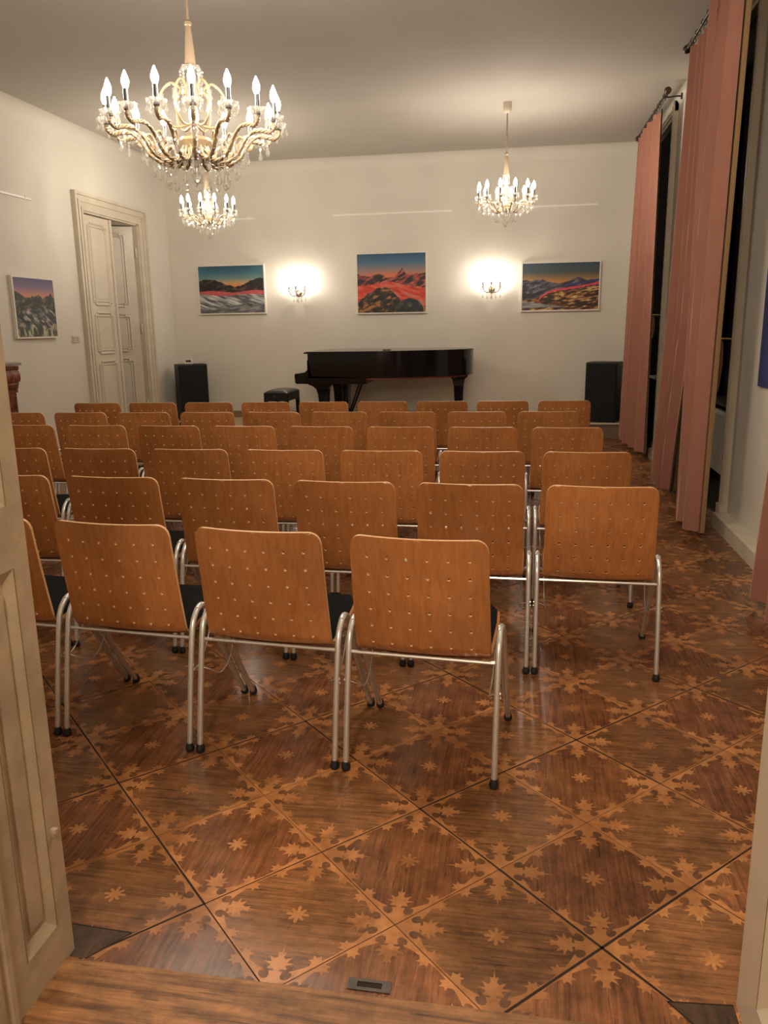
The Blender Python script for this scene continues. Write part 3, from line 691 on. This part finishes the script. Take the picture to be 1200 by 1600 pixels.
# ------------------------------------------------------------------ paintings
def vnoise(u, v, seed):
    r = np.random.RandomState(seed).rand(64, 64); u = np.mod(u, 64); v = np.mod(v, 64)
    i, j = u.astype(int), v.astype(int); fu, fv = u-i, v-j; fu = fu*fu*(3-2*fu); fv = fv*fv*(3-2*fv); i1, j1 = (i+1) % 64, (j+1) % 64; i %= 64; j %= 64
    return (r[i,j]*(1-fu)+r[i1,j]*fu)*(1-fv) + (r[i,j1]*(1-fu)+r[i1,j1]*fu)*fv
def fbm(u, v, seed, o=4):
    s = 0; a = .5
    for k in range(o): s = s + a*vnoise(u*2**k, v*2**k, seed+k); a *= .5
    return s/(1-.5**o)
def lin(c): c = np.array(c)/255.; return np.where(c <= .04045, c/12.92, ((c+.055)/1.055)**2.4)
def mixc(a, b, t): t = np.clip(t, 0, 1)[..., None]; return a*(1-t)+b*t
def ramp(t, stops):
    t = np.clip(t, 0, 1); out = np.zeros(t.shape+(3,)); xs = [s[0] for s in stops]
    for k in range(3): out[..., k] = np.interp(t, xs, [lin(s[1])[k] for s in stops])
    return out
def ridge_h(u, pts, seed, rough=.03, f=14):
    return np.interp(u, [p[0] for p in pts], [p[1] for p in pts]) + (fbm(u*f, u*0+3.3, seed, 4)-.5)*rough*2
def strokes(u, v, su, sv, ang, seed):
    c, s = math.cos(ang), math.sin(ang); n = fbm((u*c+v*s)*su*1.5+7, (-u*s+v*c)*sv*1.5+9, seed, 5); return np.clip(.5+(n-.5)*1.2, 0, 1)
def pic_ctl(u, v):
    C = ramp((v-.62)/.38, [(0,(214,120,92)), (.25,(150,128,120)), (.6,(66,110,140)), (1,(34,76,112))])
    C = mixc(C, lin((224,120,80))*np.ones_like(C), np.exp(-((u-.45)/.18)**2-((v-.63)/.06)**2)*.8)
    hz = ridge_h(u, [(0,.66),(.1,.64),(.2,.60),(.28,.66),(.36,.655),(.44,.60),(.55,.62),(.62,.70),(.66,.76),(.71,.66),(.8,.64),(.9,.64),(1,.66)], 5, .03)
    n = strokes(u, v, 7, 22, .5, 21); body = ramp(n, [(0,(20,16,18)),(.42,(52,38,40)),(.55,(150,70,62)),(.7,(196,96,80)),(1,(226,150,130))])
    C = np.where((v < hz)[..., None], body, C)
    red = ramp(strokes(u, v, 5, 16, -.35, 33), [(0,(150,40,32)),(.4,(214,66,50)),(.6,(226,96,70)),(.8,(200,130,120)),(1,(140,90,60))])
    h2 = ridge_h(u, [(0,.46),(.3,.50),(.6,.50),(1,.40)], 8, .05); C = np.where((v < h2)[..., None], red, C)
    h3 = ridge_h(u, [(0,.20),(.15,.33),(.3,.42),(.45,.43),(.58,.30),(.66,.18),(1,.10)], 9, .05)
    dk = ramp(strokes(u, v, 8, 14, .4, 44), [(0,(14,12,14)),(.45,(40,34,30)),(.6,(92,72,50)),(.72,(196,120,70)),(.85,(110,116,60)),(1,(160,150,90))])
    C = np.where((v < h3)[..., None], dk, C)
    h4 = np.where(np.abs((u-.77)/.20) < 1, .02+.22*np.sqrt(np.clip(1-((u-.77)/.20)**2, 0, 1)), -1)+(fbm(u*20, u*0, 3)-.5)*.04
    C = np.where((v < h4)[..., None], ramp(strokes(u, v, 9, 20, .7, 55), [(0,(12,16,20)),(.55,(38,48,54)),(.75,(86,80,60)),(1,(150,110,80))]), C)
    return C
def pic_left(u, v):
    C = ramp((v-.55)/.45, [(0,(230,120,70)), (.2,(200,160,110)), (.4,(110,140,140)), (.7,(52,104,124)), (1,(40,78,104))])
    C = mixc(C, lin((70,130,140))*np.ones_like(C), (np.abs(u-.5)-.25)*1.4*(v > .6))
    hz = ridge_h(u, [(0,.70),(.1,.72),(.25,.72),(.32,.66),(.4,.60),(.55,.56),(.68,.60),(.8,.66),(.95,.74),(1,.72)], 15, .04)
    C = np.where((v < hz)[..., None], ramp(strokes(u, v, 8, 16, .6, 61), [(0,(16,14,18)),(.55,(40,36,38)),(.72,(90,70,50)),(.85,(120,60,60)),(1,(150,130,110))]), C)
    C = np.where(((v < .46+.02*np.sin(u*9)))[..., None], ramp(strokes(u, v, 4, 30, 0, 66), [(0,(170,60,70)),(.5,(206,96,100)),(1,(90,60,60))]), C)
    h2 = ridge_h(u, [(0,.42),(.3,.36),(.5,.38),(.8,.40),(1,.38)], 17, .02)
    C = np.where((v < h2)[..., None], ramp(strokes(u, v, 4, 20, -.5, 71), [(0,(44,42,48)),(.32,(96,96,102)),(.5,(166,168,168)),(.7,(206,208,206)),(1,(232,230,224))]), C)
    C = np.where((v < .12+.08*u+(fbm(u*9, v*9, 81)-.5)*.2)[..., None], ramp(strokes(u, v, 6, 18, .2, 85), [(0,(52,50,54)),(.5,(104,104,110)),(1,(170,170,168))]), C)
    return C
def pic_right(u, v):
    C = ramp((v-.6)/.4, [(0,(196,128,60)), (.2,(140,110,66)), (.5,(62,74,72)), (1,(34,62,86))])
    hz = ridge_h(u, [(0,.66),(.1,.62),(.2,.68),(.3,.62),(.45,.56),(.55,.60),(.68,.66),(.75,.70),(.85,.62),(1,.64)], 25, .04)
    C = np.where((v < hz)[..., None], ramp(strokes(u, v, 8, 18, .5, 91), [(0,(14,14,18)),(.5,(40,38,44)),(.66,(76,74,90)),(.8,(120,110,120)),(1,(190,190,190))]), C)
    low = ramp(strokes(u, v, 9, 24, .25, 95), [(0,(14,12,10)),(.42,(48,32,22)),(.55,(130,64,36)),(.68,(190,140,70)),(.8,(206,190,120)),(1,(220,220,190))])
    h2 = ridge_h(u, [(0,.20),(.25,.28),(.4,.42),(.7,.44),(1,.5)], 27, .04)
    C = np.where((v < h2)[..., None], low, C)
    rd = np.interp(u, [0,.22,.3,.42,.6,.8,1], [.1,.24,.34,.42,.46,.50,.56]); t = np.abs(v-rd-(fbm(u*12, u*0, 99)-.5)*.03)
    C = np.where(((t < .022) & (u > .22))[..., None], ramp(fbm(u*20, v*20, 97), [(0,(190,40,60)),(.6,(226,70,86)),(1,(226,140,140))]), C)
    C = np.where(((np.abs(v-rd-.07) < .018) & (u > .55))[..., None], lin((36,46,120))*np.ones_like(C), C)
    C = np.where(((v < .20-.25*u) & (v > .05))[..., None], ramp(strokes(u, v, 4, 22, 0, 101), [(0,(70,72,76)),(1,(176,176,176))]), C)
    return C
def pic_side(u, v):
    C = ramp((v-.6)/.4, [(0,(214,140,90)), (.3,(196,130,110)), (.6,(120,100,130)), (1,(72,72,112))])
    hz = ridge_h(u, [(0,.78),(.08,.74),(.2,.68),(.4,.66),(.5,.70),(.58,.74),(.68,.66),(.85,.72),(.92,.75),(1,.66)], 35, .05)
    C = np.where((v < hz)[..., None], ramp(strokes(u, v, 7, 14, .5, 111), [(0,(14,14,16)),(.5,(40,42,36)),(.65,(84,86,50)),(.8,(110,96,90)),(1,(196,150,120))]), C)
    h2 = ridge_h(u, [(0,.36),(.3,.50),(.5,.46),(.75,.52),(1,.40)], 37, .05)
    C = np.where((v < h2)[..., None], ramp(strokes(u, v, 7, 16, -.6, 115), [(0,(14,18,24)),(.4,(46,54,62)),(.55,(96,100,104)),(.7,(170,150,140)),(1,(216,210,200))]), C)
    C = np.where((v < .16+(fbm(u*10, v*6, 121)-.5)*.2)[..., None], ramp(strokes(u, v, 14, 6, .2, 125), [(0,(22,24,26)),(.45,(70,72,64)),(.65,(176,176,150)),(1,(226,224,206))]), C)
    return C
def painting(name, fn, org, ax, w, hgt, label, tilt=0):
    """org = lower left corner on the wall as seen, ax = direction to the right, picture faces ax x up"""
    ax = Vector(ax); nrm = ax.cross(Vector((0,0,1))); o = empty(name, org, math.atan2(ax.y, ax.x), label, 'painting', 'mountain landscape paintings')
    NX, NY = 150, 120; m = MB(); t = .035
    m.grid(lambda u, v: (.008+u*(w-.016), -t, .008+v*(hgt-.016)), NX, NY)
    c = m.build('canvas', M['oil'], o, fix=False)
    uu, vv = np.meshgrid(np.linspace(0, 1, NX+1), np.linspace(0, 1, NY+1)); C = fn(uu, vv)*.92
    a = c.data.color_attributes.new('paint', 'FLOAT_COLOR', 'POINT'); a.data.foreach_set('color', np.concatenate([C, np.ones(C.shape[:2]+(1,))], -1).astype(np.float32).ravel())
    m = MB(); k = .010
    m.b2(-k, .008, -t-.004, -.002, -k, hgt+k); m.b2(w-.008, w+k, -t-.004, -.002, -k, hgt+k); m.b2(.008, w-.008, -t-.004, -.002, -k, .008); m.b2(.008, w-.008, -t-.004, -.002, hgt-.008, hgt+k); m.b2(.008, w-.008, -t+.004, -.002, .008, hgt-.008)
    m.build('frame', M['frame'], o)
    return o
painting('painting', pic_ctl, (-2.388, YB, 1.709), (1,0,0), .998, .824, 'square mountain painting with red slopes hung above the grand piano')
painting('painting', pic_left, (-4.788, YB, 1.742), (1,0,0), 1.015, .687, 'mountain lake painting with pale water left of the wall sconces')
painting('painting', pic_right, (-.055, YB, 1.702), (1,0,0), 1.05, .642, 'wide dark mountain painting with a red winding road near the curtain')
painting('painting', pic_side, (XL, 7.80, 1.462), (0,1,0), .745, .622, 'upright dusk mountain painting on the left wall above the fireplace')
# picture rails
def rail(org, ax, ln, hooks, label):
    o = empty('picture_rail', org, math.atan2(ax[1], ax[0]), label, 'rail', 'white picture hanging rails')
    m = MB(); m.b2(0, ln, -.018, -.001, -.011, .011); m.b2(0, ln, -.024, -.018, -.011, -.005); m.build('track', M['railm'], o)
    for h_ in hooks:
        m = MB(); m.tube([(h_, -.02, -.012), (h_, -.022, .028)], .006, 6); m.build('hook', M['railm'], o)
rail((-4.42, YB, 3.068), (1,0,0), .53, (.45,), 'short white picture rail behind the left chandelier')
rail((-2.725, YB, 3.067), (1,0,0), 1.685, (.10, 1.60), 'long white picture rail on back wall above the central painting')
rail((.03, YB, 3.078), (1,0,0), .90, (.12, .80), 'white picture rail above the painting nearest the curtain')
rail((XL, 6.60, 2.895), (0,1,0), 1.74, (1.62,), 'white picture rail on the left wall above the fireplace')
# switch plate
sw = empty('light_switch', (XL, 8.965, 1.43), 0, 'cream double switch plate between side painting and door', 'switch')
m = MB(); m.bbox((.006, 0, 0), (.012, .155, .085), .003); m.build('plate', M['cream'], sw)
for dy in (-.037, .037):
    m = MB(); m.bbox((.014, dy, 0), (.010, .05, .055), .003, rot=Matrix.Rotation(.12, 3, 'Y')); m.build('rocker', M['cream'], sw)

# ------------------------------------------------------------------ fireplace
fp = empty('fireplace', (XL, 6.74, 0), 0, 'red marble fireplace against the left wall beside the doorway', 'fireplace')
m = MB(); m.bbox((.12, 0, 1.212), (.24, 1.52, .03), .005); m.build('mantel_shelf', M['marbleT'], fp)
m = MB()
fz = [(0, 1.16), (.285, 1.16), (.285, 1.13), (.27, 1.12), (.285, 1.10), (.297, 1.07), (.297, 1.035), (.285, 1.005), (.26, .995), (.265, .975), (.25, .965), (.25, .94), (.235, .93), (.235, .895), (.0, .895)]
m.prism([(x*.74, z+.03) for x, z in fz], -.745, .745, 'y'); m.build('frieze', M['marble'], fp, smooth=35)
for sy in (-1, 1):
    m = MB(); m.bbox((.08, sy*.63, .53), (.16, .235, .80), .012); m.bbox((.09, sy*.63, .07), (.19, .26, .14), .008); m.build('pilaster', M['marble'], fp)
m = MB(); m.b2(.0, .06, -.5, .5, 0, .9); m.build('firebox', M['soot'], fp)

# ------------------------------------------------------------------ chandeliers
def drop(m, p, s, mi=0):
    # faceted pear drop hanging from p, length s
    m.lathe([(0, 0), (s*.06, -s*.04), (s*.10, -s*.22), (s*.20, -s*.52), (s*.235, -s*.70), (s*.15, -s*.88), (0, -s)], p, 6, mi, phase=random.random())
def bead(m, p, r):
    m.lathe([(0, r), (r*.8, r*.45), (r, 0), (r*.8, -r*.45), (0, -r)], p, 6, 0, phase=random.random())
def chain(m, p, nb, r, ds):
    x, y, z = p
    for k in range(nb): bead(m, (x, y, z-r*(1+2*k)), r)
    drop(m, (x, y, z-2*r*nb), ds)
def bobeche_mesh(r):
    m = MB(); n = 16
    prof = [(.012, -.010), (r*.55, -.010), (r*.95, .006), (r, .018), (r*.93, .019), (r*.5, .0), (.012, .0)]
    vs = []
    for q, z in prof:
        for k in range(n):
            a = 2*PI*k/n; w = 1+.09*math.cos(8*a)*(q/r); vs.append((q*w*math.cos(a), q*w*math.sin(a), z))
    m.add(vs, [(i*n+k, i*n+(k+1) % n, i*n+n+(k+1) % n, i*n+n+k) for i in range(len(prof)-1) for k in range(n)])
    return m
def candle_parts(parent, p, r=.05, ch=.085, mats=None, drops=5, dl_=.035):
    x, y, z = p
    m = bobeche_mesh(r)
    for k in range(drops):
        a = 2*PI*k/drops; q = (r*.93*math.cos(a), r*.93*math.sin(a), .008); bead(m, (q[0], q[1], q[2]-.006), .006); drop(m, (q[0], q[1], q[2]-.012), dl_)
    d = m.build('drip_dish', M['dish'], parent); d.location = p
    m = MB(); m.lathe([(.0, 0), (.0135, 0), (.0135, ch), (.0, ch)], (0,0,0), 12); m.lathe([(.016, -.014), (.018, -.004), (.0155, .010), (.0138, .012)], (0,0,0), 12); c = m.build('candle', M['candle'], parent, smooth=40); c.location = p
    m = MB(); m.lathe([(.0095, 0), (.0130, .008), (.0188, .026), (.0188, .036), (.0145, .054), (.007, .072), (.0025, .083), (0, .085)], (0,0,0), 12); b_ = m.build('bulb', M['bulb'], parent, smooth=True); b_.location = (x, y, z+ch)
def chandelier(name, loc, R, n, label, ztop, phase, big=True):
    """loc z = height of the drip dishes"""
    c = empty(name, loc, phase, label, 'chandelier', 'crystal candle chandeliers')
    top = ztop - loc[2]; sb, stp = (.285, .50) if big else (.245, .46)
    m = MB(); m.lathe([(.0, top), (.045, top), (.047, top-.05), (.040, top-.085), (.018, top-.105), (.0, top-.106)], n=20); m.build('ceiling_canopy', M['whitecup'], c, smooth=40)
    m = MB(); m.tube([(0, 0, top-.1), (0, 0, stp)], .0075, 8); m.build('rod', M['ivory'], c, smooth=40)
    m = MB(); m.lathe([(.0, stp+.012), (.012, stp+.012), (.020, stp+.004), (.020, stp-.010), (.014, stp-.016), (.0165, stp-.03), (.029, sb+.02), (.031, sb), (.0, sb)], n=24, flute=.10); m.build('sleeve', M['ivory'], c, smooth=30)
    # crystal crown, column and bowl
    q_ = 1 if big else .62
    m = MB(); m.lathe([(.02, sb), (.055*q_, sb+.005), (.062*q_, sb-.012), (.045*q_, sb-.02), (.02, sb-.02)], n=14, flute=.14)
    for k in range(8):
        a = 2*PI*k/8
        for q in range(4): bead(m, (.056*q_*math.cos(a), .056*q_*math.sin(a), sb-.022-.017*q*q_), .008*q_)
        drop(m, (.056*q_*math.cos(a), .056*q_*math.sin(a), sb-.022-.068*q_), .04*q_)
    m.build('crown', M['crystal'], c)
    m = MB(); m.lathe([(r_*q_, z) for r_, z in [(.0, sb-.02), (.022, sb-.03), (.034, sb-.09), (.030, sb-.14), (.018, sb-.17), (.026, sb-.20), (.030, .03), (.020, .0), (.028, -.03), (.0, -.06)]], n=12, flute=.1); m.build('column', M['crystal'], c)
    zb = -.10 if big else -.085; rb = .085 if big else .06
    m = MB(); m.lathe([(.0, zb+.055), (rb*.35, zb+.055), (rb, zb+.03), (rb*1.05, zb+.015), (rb*.8, zb-.02), (rb*.3, zb-.04), (.0, zb-.045)], n=16, flute=.06); m.build('bowl', M['goldglass'], c, smooth=30)
    m = MB(); m.tube([(0,0,zb-.04), (0,0,zb-.06)], .01, 8)
    for k in range(8):
        a = 2*PI*k/8; chain(m, (rb*.85*math.cos(a), rb*.85*math.sin(a), zb-.01), 3, .007, .05)
    for k in range(6):
        a = 2*PI*k/6; chain(m, (.03*math.cos(a), .03*math.sin(a), zb-.045), 4, .008, .05)
    m.lathe([(0, -.0), (.02, -.02), (.028, -.04), (.02, -.06), (0, -.075)], (0, 0, zb-.13), 8)
    m.build('centre_pendant', M['crystal'], c)
    # scrolls curling up round the crown
    ns = 6 if big else 6
    for k in range(ns):
        a = 2*PI*(k+.5)/ns; s = 1 if big else .62
        pts = [(.03, .0), (.11*s, -.01), (.175*s, .05*s), (.165*s, .15*s), (.11*s, .205*s), (.06*s, .175*s), (.085*s, .135*s)]
        m = MB(); P = smooth_path([(r_*math.cos(a), r_*math.sin(a), z) for r_, z in pts], 5); m.tube(P, [.0055*s+.002]*len(P), 6)
        sc = m.build('scroll_arm', M['goldglass'], c, smooth=True)
        m = MB(); e = (.125*s*math.cos(a), .125*s*math.sin(a), .14*s+.03)
        for q in (.10, .16, .19): 
            rr_ = {.10: .178, .16: .155, .19: .10}[q]*s; chain(m, (rr_*math.cos(a), rr_*math.sin(a), q*s-.006), 2, .006, .034)
        m.build('scroll_drops', M['crystal'], sc)
    zl = -.185 if big else -.125
    first = None
    for k in range(n):
        a = 2*PI*k/n
        if first is None:
            arm_e = MB()
            pts = [(.04, zb+.02), (R*.20, zl+.02), (R*.36, zl-.012), (R*.52, zl+.02), (R*.63, zl*.5), (R*.74, -.052), (R*.86, -.050), (R*.95, -.060), (R, -.040), (R, -.008)]
            P = smooth_path([(r_, 0, z) for r_, z in pts], 5)
            for q in range(3 if big else 1):      # twisted glass rope
                if big:
                    tw = [Vector((p.x + .0065*math.cos(i*.9+q*2.1), .0065*math.sin(i*.9+q*2.1), p.z+.0065*math.cos(i*.9+q*2.1))) for i, p in enumerate(P)]; arm_e.tube(tw, .0068, 6)
                else: arm_e.tube(P, .0085, 6)
            if big: arm_e.tube(smooth_path([(R*.55, 0, zl+.02), (R*.50, 0, zl+.07), (R*.55, 0, zl+.11), (R*.61, 0, zl+.095), (R*.59, 0, zl+.075)], 4), .007, 6)
            arm = arm_e.build('arm', M['goldglass'], c, smooth=True); first = arm
            candle_parts(arm, (R, 0, 0), .050 if big else .040, .085, drops=6 if big else 5, dl_=.04 if big else .032)
            sc_ = 1 if big else .78
            for r_, dy, z0, nb, rb_, ds in ((.36, 0, zl-.022, 3, .0085, .068), (.62, .012, zl*.5-.015, 2, .0085, .060), (.86, 0, -.062, 2, .008, .058), (.50, -.02, zl+.004, 3, .0065, .050)) if big else ((.36, 0, zl-.020, 2, .008, .060), (.60, .008, zl*.5-.012, 3, .0075, .052), (.82, 0, -.058, 3, .0075, .052), (1.0, 0, -.045, 2, .007, .048), (.90, .055, -.045, 3, .0075, .052), (.70, .045, -.06, 3, .0075, .052)):
                m = MB(); chain(m, (R*r_, dy, z0), nb, rb_, ds); m.build('pendant', M['crystal'], arm)
        else:
            arm = copy_tree(first, c); arm.rotation_euler = (0, 0, a)
    return c
TO = math.atan2(-1, .4)
chandelier('chandelier', (-1.80, 4.50, 2.605), .455, 16, 'large sixteen candle crystal chandelier hanging nearest the doorway', ZC, math.atan2(-4.5, 1.8), True)
chandelier('chandelier', (-.235, 9.35, 2.845), .300, 12, 'small crystal chandelier hanging near the right curtain', ZC, .35, False)
chandelier('chandelier', (-3.635, 9.35, 2.835), .300, 12, 'small crystal chandelier seen below the large one near the left door', ZC, .1, False)
# wall sconces
def sconce(x, z, label):
    s = empty('wall_sconce', (x, YB, z), 0, label, 'wall lamp', 'crystal wall sconces')
    R90 = Matrix.Rotation(PI/2, 3, 'X')
    m = MB(); m.lathe([(.0, 0), (.045, 0), (.048, .008), (.030, .018), (.020, .035), (.0, .036)], (0, 0, -.03), 16, 0, R90); m.build('wall_plate', M['brass'], s, smooth=40)
    m = MB(); m.lathe([(0, -.04), (.02, -.03), (.028, 0), (.018, .02), (.024, .05), (.01, .08), (0, .10)], (0, -.06, -.04), 10, 0); m.build('stem', M['goldglass'], s, smooth=30)
    for dx, dy in ((-.118, -.105), (0, -.17), (.118, -.105)):
        e = Vector((dx, dy, 0)); m = MB(); m.tube(smooth_path([(0, -.05, -.04), (dx*.35, -.05+(dy+.05)*.4, -.075), (dx*.8, dy*.85, -.06), (dx, dy, -.012)], 5), .006, 6)
        arm = m.build('arm', M['iron'], s, smooth=True); candle_parts(arm, (dx, dy, 0), .036, .07, drops=5, dl_=.045)
    m = MB()
    for dx, dy, z0 in ((-.06, -.075, -.075), (.06, -.075, -.075), (0, -.06, -.085), (-.12, -.095, -.07), (.12, -.095, -.07), (0, -.12, -.075)): chain(m, (dx, dy, z0), 2, .007, .06)
    m.build('pendant', M['crystal'], s)
sconce(-3.262, 2.045, 'three candle crystal wall sconce left of the central painting')
sconce(-.470, 2.040, 'three candle crystal wall sconce right of the central painting')

# ------------------------------------------------------------------ curtains
def curtain(label, x, top, bot, z0, z1, folds, amp, seed, lining_near=False, mid=None, knots=None):
    """top/bot = (far Y, near Y) ranges at the heading and at the hem"""
    rs = np.random.RandomState(seed); ph = rs.rand()*6; jit = rs.rand(40)
    kn = np.concatenate([[0], np.cumsum(.55+.9*rs.rand(folds))]); kn = kn/kn[-1]*folds
    o = empty('curtain', (x, (bot[0]+bot[1])/2, z0), 0, label, 'curtain', 'dusty pink velvet curtains'); oy_ = (bot[0]+bot[1])/2
    NU, NV = folds*20, 26
    def fn(off):
        def f(u, v):
            # v 0 hem, 1 heading
            ya = bot[0]+(top[0]-bot[0])*v; yb = bot[1]+(top[1]-bot[1])*v
            if knots: kv = [k_[0] for k_ in knots]; ya = float(np.interp(v, kv, [k_[1] for k_ in knots])); yb = float(np.interp(v, kv, [k_[2] for k_ in knots]))
            if mid is not None:
                w = math.exp(-((v-mid[0])/.22)**2); ya += mid[1]*w; yb += mid[2]*w
            g = u + .018*math.sin(u*9+ph)*(1-.3*v)
            k = float(np.interp(u*folds + .12*math.sin(v*3.1+ph), kn, np.arange(folds+1))) if 0 < u < 1 else u*folds; A = amp*(.62+.38*(1-v))*(.7+.6*jit[int(k) % 40]*(1-(k % 1))+.6*jit[(int(k)+1) % 40]*(k % 1))*.8*min(1, .15+7*u, .15+7*(1-u))
            s = math.sin(2*PI*k+ph+.35*math.sin(v*3+ph)); sx = s*.75 + .25*math.sin(4*PI*k+ph*2+v)
            dy = .018*math.sin(v*4+u*11+ph)*(1-v) + (yb-ya)/folds*.06*math.sin(2*(2*PI*k+ph+.35*math.sin(v*3+ph)))*min(1, 8*u, 8*(1-u))
            return (A*sx + off + .02*(1-v)*math.sin(u*5+ph), ya+(yb-ya)*g+dy-oy_, (z1-z0)*v)
        return f
    m = MB(); m.grid(fn(0), NU, NV); m.build('cloth', M['pinkv'], o, smooth=True, fix=False)
    m = MB(); m.grid(fn(.012), NU, NV); 
    # join hem/side edges with the lining so that the cloth has thickness
    f0, f1 = fn(0), fn(.012)
    for vv in (0, 1):
        a = [f0(i/NU, vv) for i in range(NU+1)]; b_ = [f1(i/NU, vv) for i in range(NU+1)]
        m.add(a+b_, [(i, i+1, NU+2+i, NU+1+i) for i in range(NU)])
    if lining_near:
        m.grid(lambda u, v: (lambda p: (p[0]+.012+.030*u, p[1]-.012*u+.008*u*u, p[2]))(f0(1, v)), 4, NV)
    m.build('lining', M['lining'], o, smooth=True, fix=False)
    return o
curtain('dusty pink velvet curtain on the far window beside the right loudspeaker', 1.33, (10.95, 9.33), (11.15, 9.30), .07, 3.655, 6, .115, 3)
curtain('broad pink curtain panel parted at its hem, far half of the middle window', 1.31, (7.55, 6.30), (7.95, 6.95), .05, 3.65, 4, .12, 8, knots=[(0, 8.05, 7.30), (.15, 7.98, 7.16), (.345, 7.9, 6.90), (.42, 7.88, 6.74), (1, 7.55, 6.72)])
curtain('pink curtain panel with tan lining edge beside brass tieback, middle window', 1.25, (6.70, 5.66), (6.54, 5.86), .05, 3.65, 3, .13, 12, lining_near=True)
curtain('pink curtain panel cut by the right picture edge nearest the camera', 1.27, (4.05, 2.9), (4.60, 2.9), .06, 3.65, 5, .10, 5, mid=(.55, -.22, 0))
# rods with rings
def rod(x, z, ya, yb, rings, label):
    o = empty('curtain_rod', (x, (ya+yb)/2, z), 0, label, 'curtain rod', 'bronze curtain rods'); c = (ya+yb)/2
    m = MB(); m.tube([(0, ya-c, 0), (0, yb-c, 0)], .011, 10); m.build('pole', M['iron'], o, smooth=40)
    for y in (ya, yb):
        s = 1 if y == max(ya, yb) else -1; Rm = Matrix.Rotation(-s*PI/2, 3, 'X'); m = MB(); m.lathe([(.013, 0), (.017, .008), (.012, .016), (.022, .024), (.035, .045), (.036, .056), (.028, .078), (.012, .090), (0, .092)], (0, y-c, 0), 14, 0, Rm); m.build('finial', M['iron'], o, smooth=40)
    for y in (ya+.10*(1 if yb > ya else -1), yb-.10*(1 if yb > ya else -1)):
        m = MB(); m.tube(smooth_path([(0, y-c, -.012), (.03, y-c, -.024), (.10, y-c, -.018), (XR-x-.055, y-c, -.02)], 4), .008, 8); m.lathe([(.0, 0), (.032, 0), (.03, .012), (.0, .014)], (XR-x-.056, y-c, -.02), 12, 0, Matrix.Rotation(-PI/2, 3, 'Y')); m.build('bracket', M['iron'], o, smooth=40)
    for y in rings:
        m = MB(); N = 16; P = [(.021*math.cos(2*PI*k/N), y-c+.004*math.sin(k), -.010+.021*math.sin(2*PI*k/N)) for k in range(N+1)]; m.tube(P, .0032, 6, cap=False); m.tube([(0, y-c, -.031), (0, y-c, -.058)], .0022, 5); m.build('ring', M['iron'], o, smooth=True)
rod(1.33, 3.735, 11.05, 9.02, [10.95-.055*k for k in range(14)] + [10.1, 9.95, 9.75, 9.5, 9.36, 9.13, 9.10], 'bronze curtain rod with ball finials over the far window')
rod(1.27, 3.715, 7.60, 5.35, [7.48, 7.40, 7.22, 7.0, 6.8, 6.6, 6.45, 6.3, 6.1, 5.9, 5.75], 'bronze curtain rod running out of the frame over the middle window')
rod(1.27, 3.715, 4.6, 2.3, [4.0, 3.8, 3.6, 3.4, 3.2, 3.0], 'bronze curtain rod above the curtain at the right picture edge')
# tiebacks
def tieback(y, z, L, label, hook=True):
    o = empty('curtain_tieback', (XR-.055, y, z), 0, label, 'tieback', 'curtain tiebacks on wall hooks')
    m = MB(); m.tube(smooth_path([(0, 0, 0), (-.06, .0, .004), (-.12, 0, .0), (-.125, 0, -.02)], 4), .006, 8); m.tube([(-.122, -.028, .012), (-.122, .028, .012)], .006, 8); m.tube([(-.122, 0, -.02), (-.122, 0, .05)], .005, 8); m.lathe([(.0, -.02), (.016, -.02), (.014, -.008), (.0, -.006)], (0, 0, 0), 10, 0, Matrix.Rotation(-PI/2, 3, 'Y')); m.build('hook', M['brass'], o, smooth=40)
    m = MB(); P = smooth_path([(-.105, 0, -.016), (-.098, .004, -.08), (-.095, .012, -L*.45), (-.105, .028, -L*.8), (-.125, .05, -L)], 6); n = len(P)
    m.tube(P, [.016 + .014*min(1, k/4) - .016*max(0, (k/n-.55)/.45) for k in range(n)], 10, flat=.45); m.tube([(p[0]+.028, p[1]-.006, p[2]) for p in P[:int(n*.8)]], .013, 8, flat=.5)
    m.build('band', M['pinkv'], o, smooth=True)
tieback(6.345, 1.395, .46, 'pink tieback hanging from a brass hook at the middle window')
tieback(9.665, 1.60, .30, 'pink tieback on a hook beside the far window curtain')
# blue hanging at the right picture edge
bh = empty('blue_wall_hanging', (XR-.004, 5.375, 1.10), 0, 'dark blue cloth hanging on the right wall, cut by the picture edge', 'wall hanging')
m = MB(); m.grid(lambda u, v: (-.012-.004*math.sin(u*14)*(1-v), .365-.73*u, .95*v), 24, 16); m.grid(lambda u, v: (-.006-.004*math.sin(u*14)*(1-v), .365-.73*u, .95*v), 24, 16); m.build('cloth', M['blue'], bh, smooth=True, fix=False)
m = MB(); m.tube([(-.012, -.39, .955), (-.012, .39, .955)], .008, 8); m.build('hanging_bar', M['iron'], bh, smooth=True)

# ------------------------------------------------------------------ floor bolt plate
bp = empty('floor_bolt_plate', (-.326, 1.568, .0012), 0, 'dark metal bolt keep let into the parquet by the threshold', 'bolt plate')
m = MB(); m.b2(-.052, .052, -.016, -.007, 0, .0025); m.b2(-.052, .052, .009, .018, 0, .0025); m.b2(-.052, -.030, -.007, .009, 0, .0025); m.b2(.030, .052, -.007, .009, 0, .0025); m.build('plate', M['steel'], bp)
m = MB(); m.b2(-.030, .030, -.007, .009, 0, .0006); m.build('slot', M['seam'], bp)
for sx in (-1, 1):
    m = MB(); m.lathe([(.0, .0025), (.004, .0025), (.003, .0035), (0, .0037)], (sx*.042, .001, 0), 8); m.build('screw', M['steel'], bp)
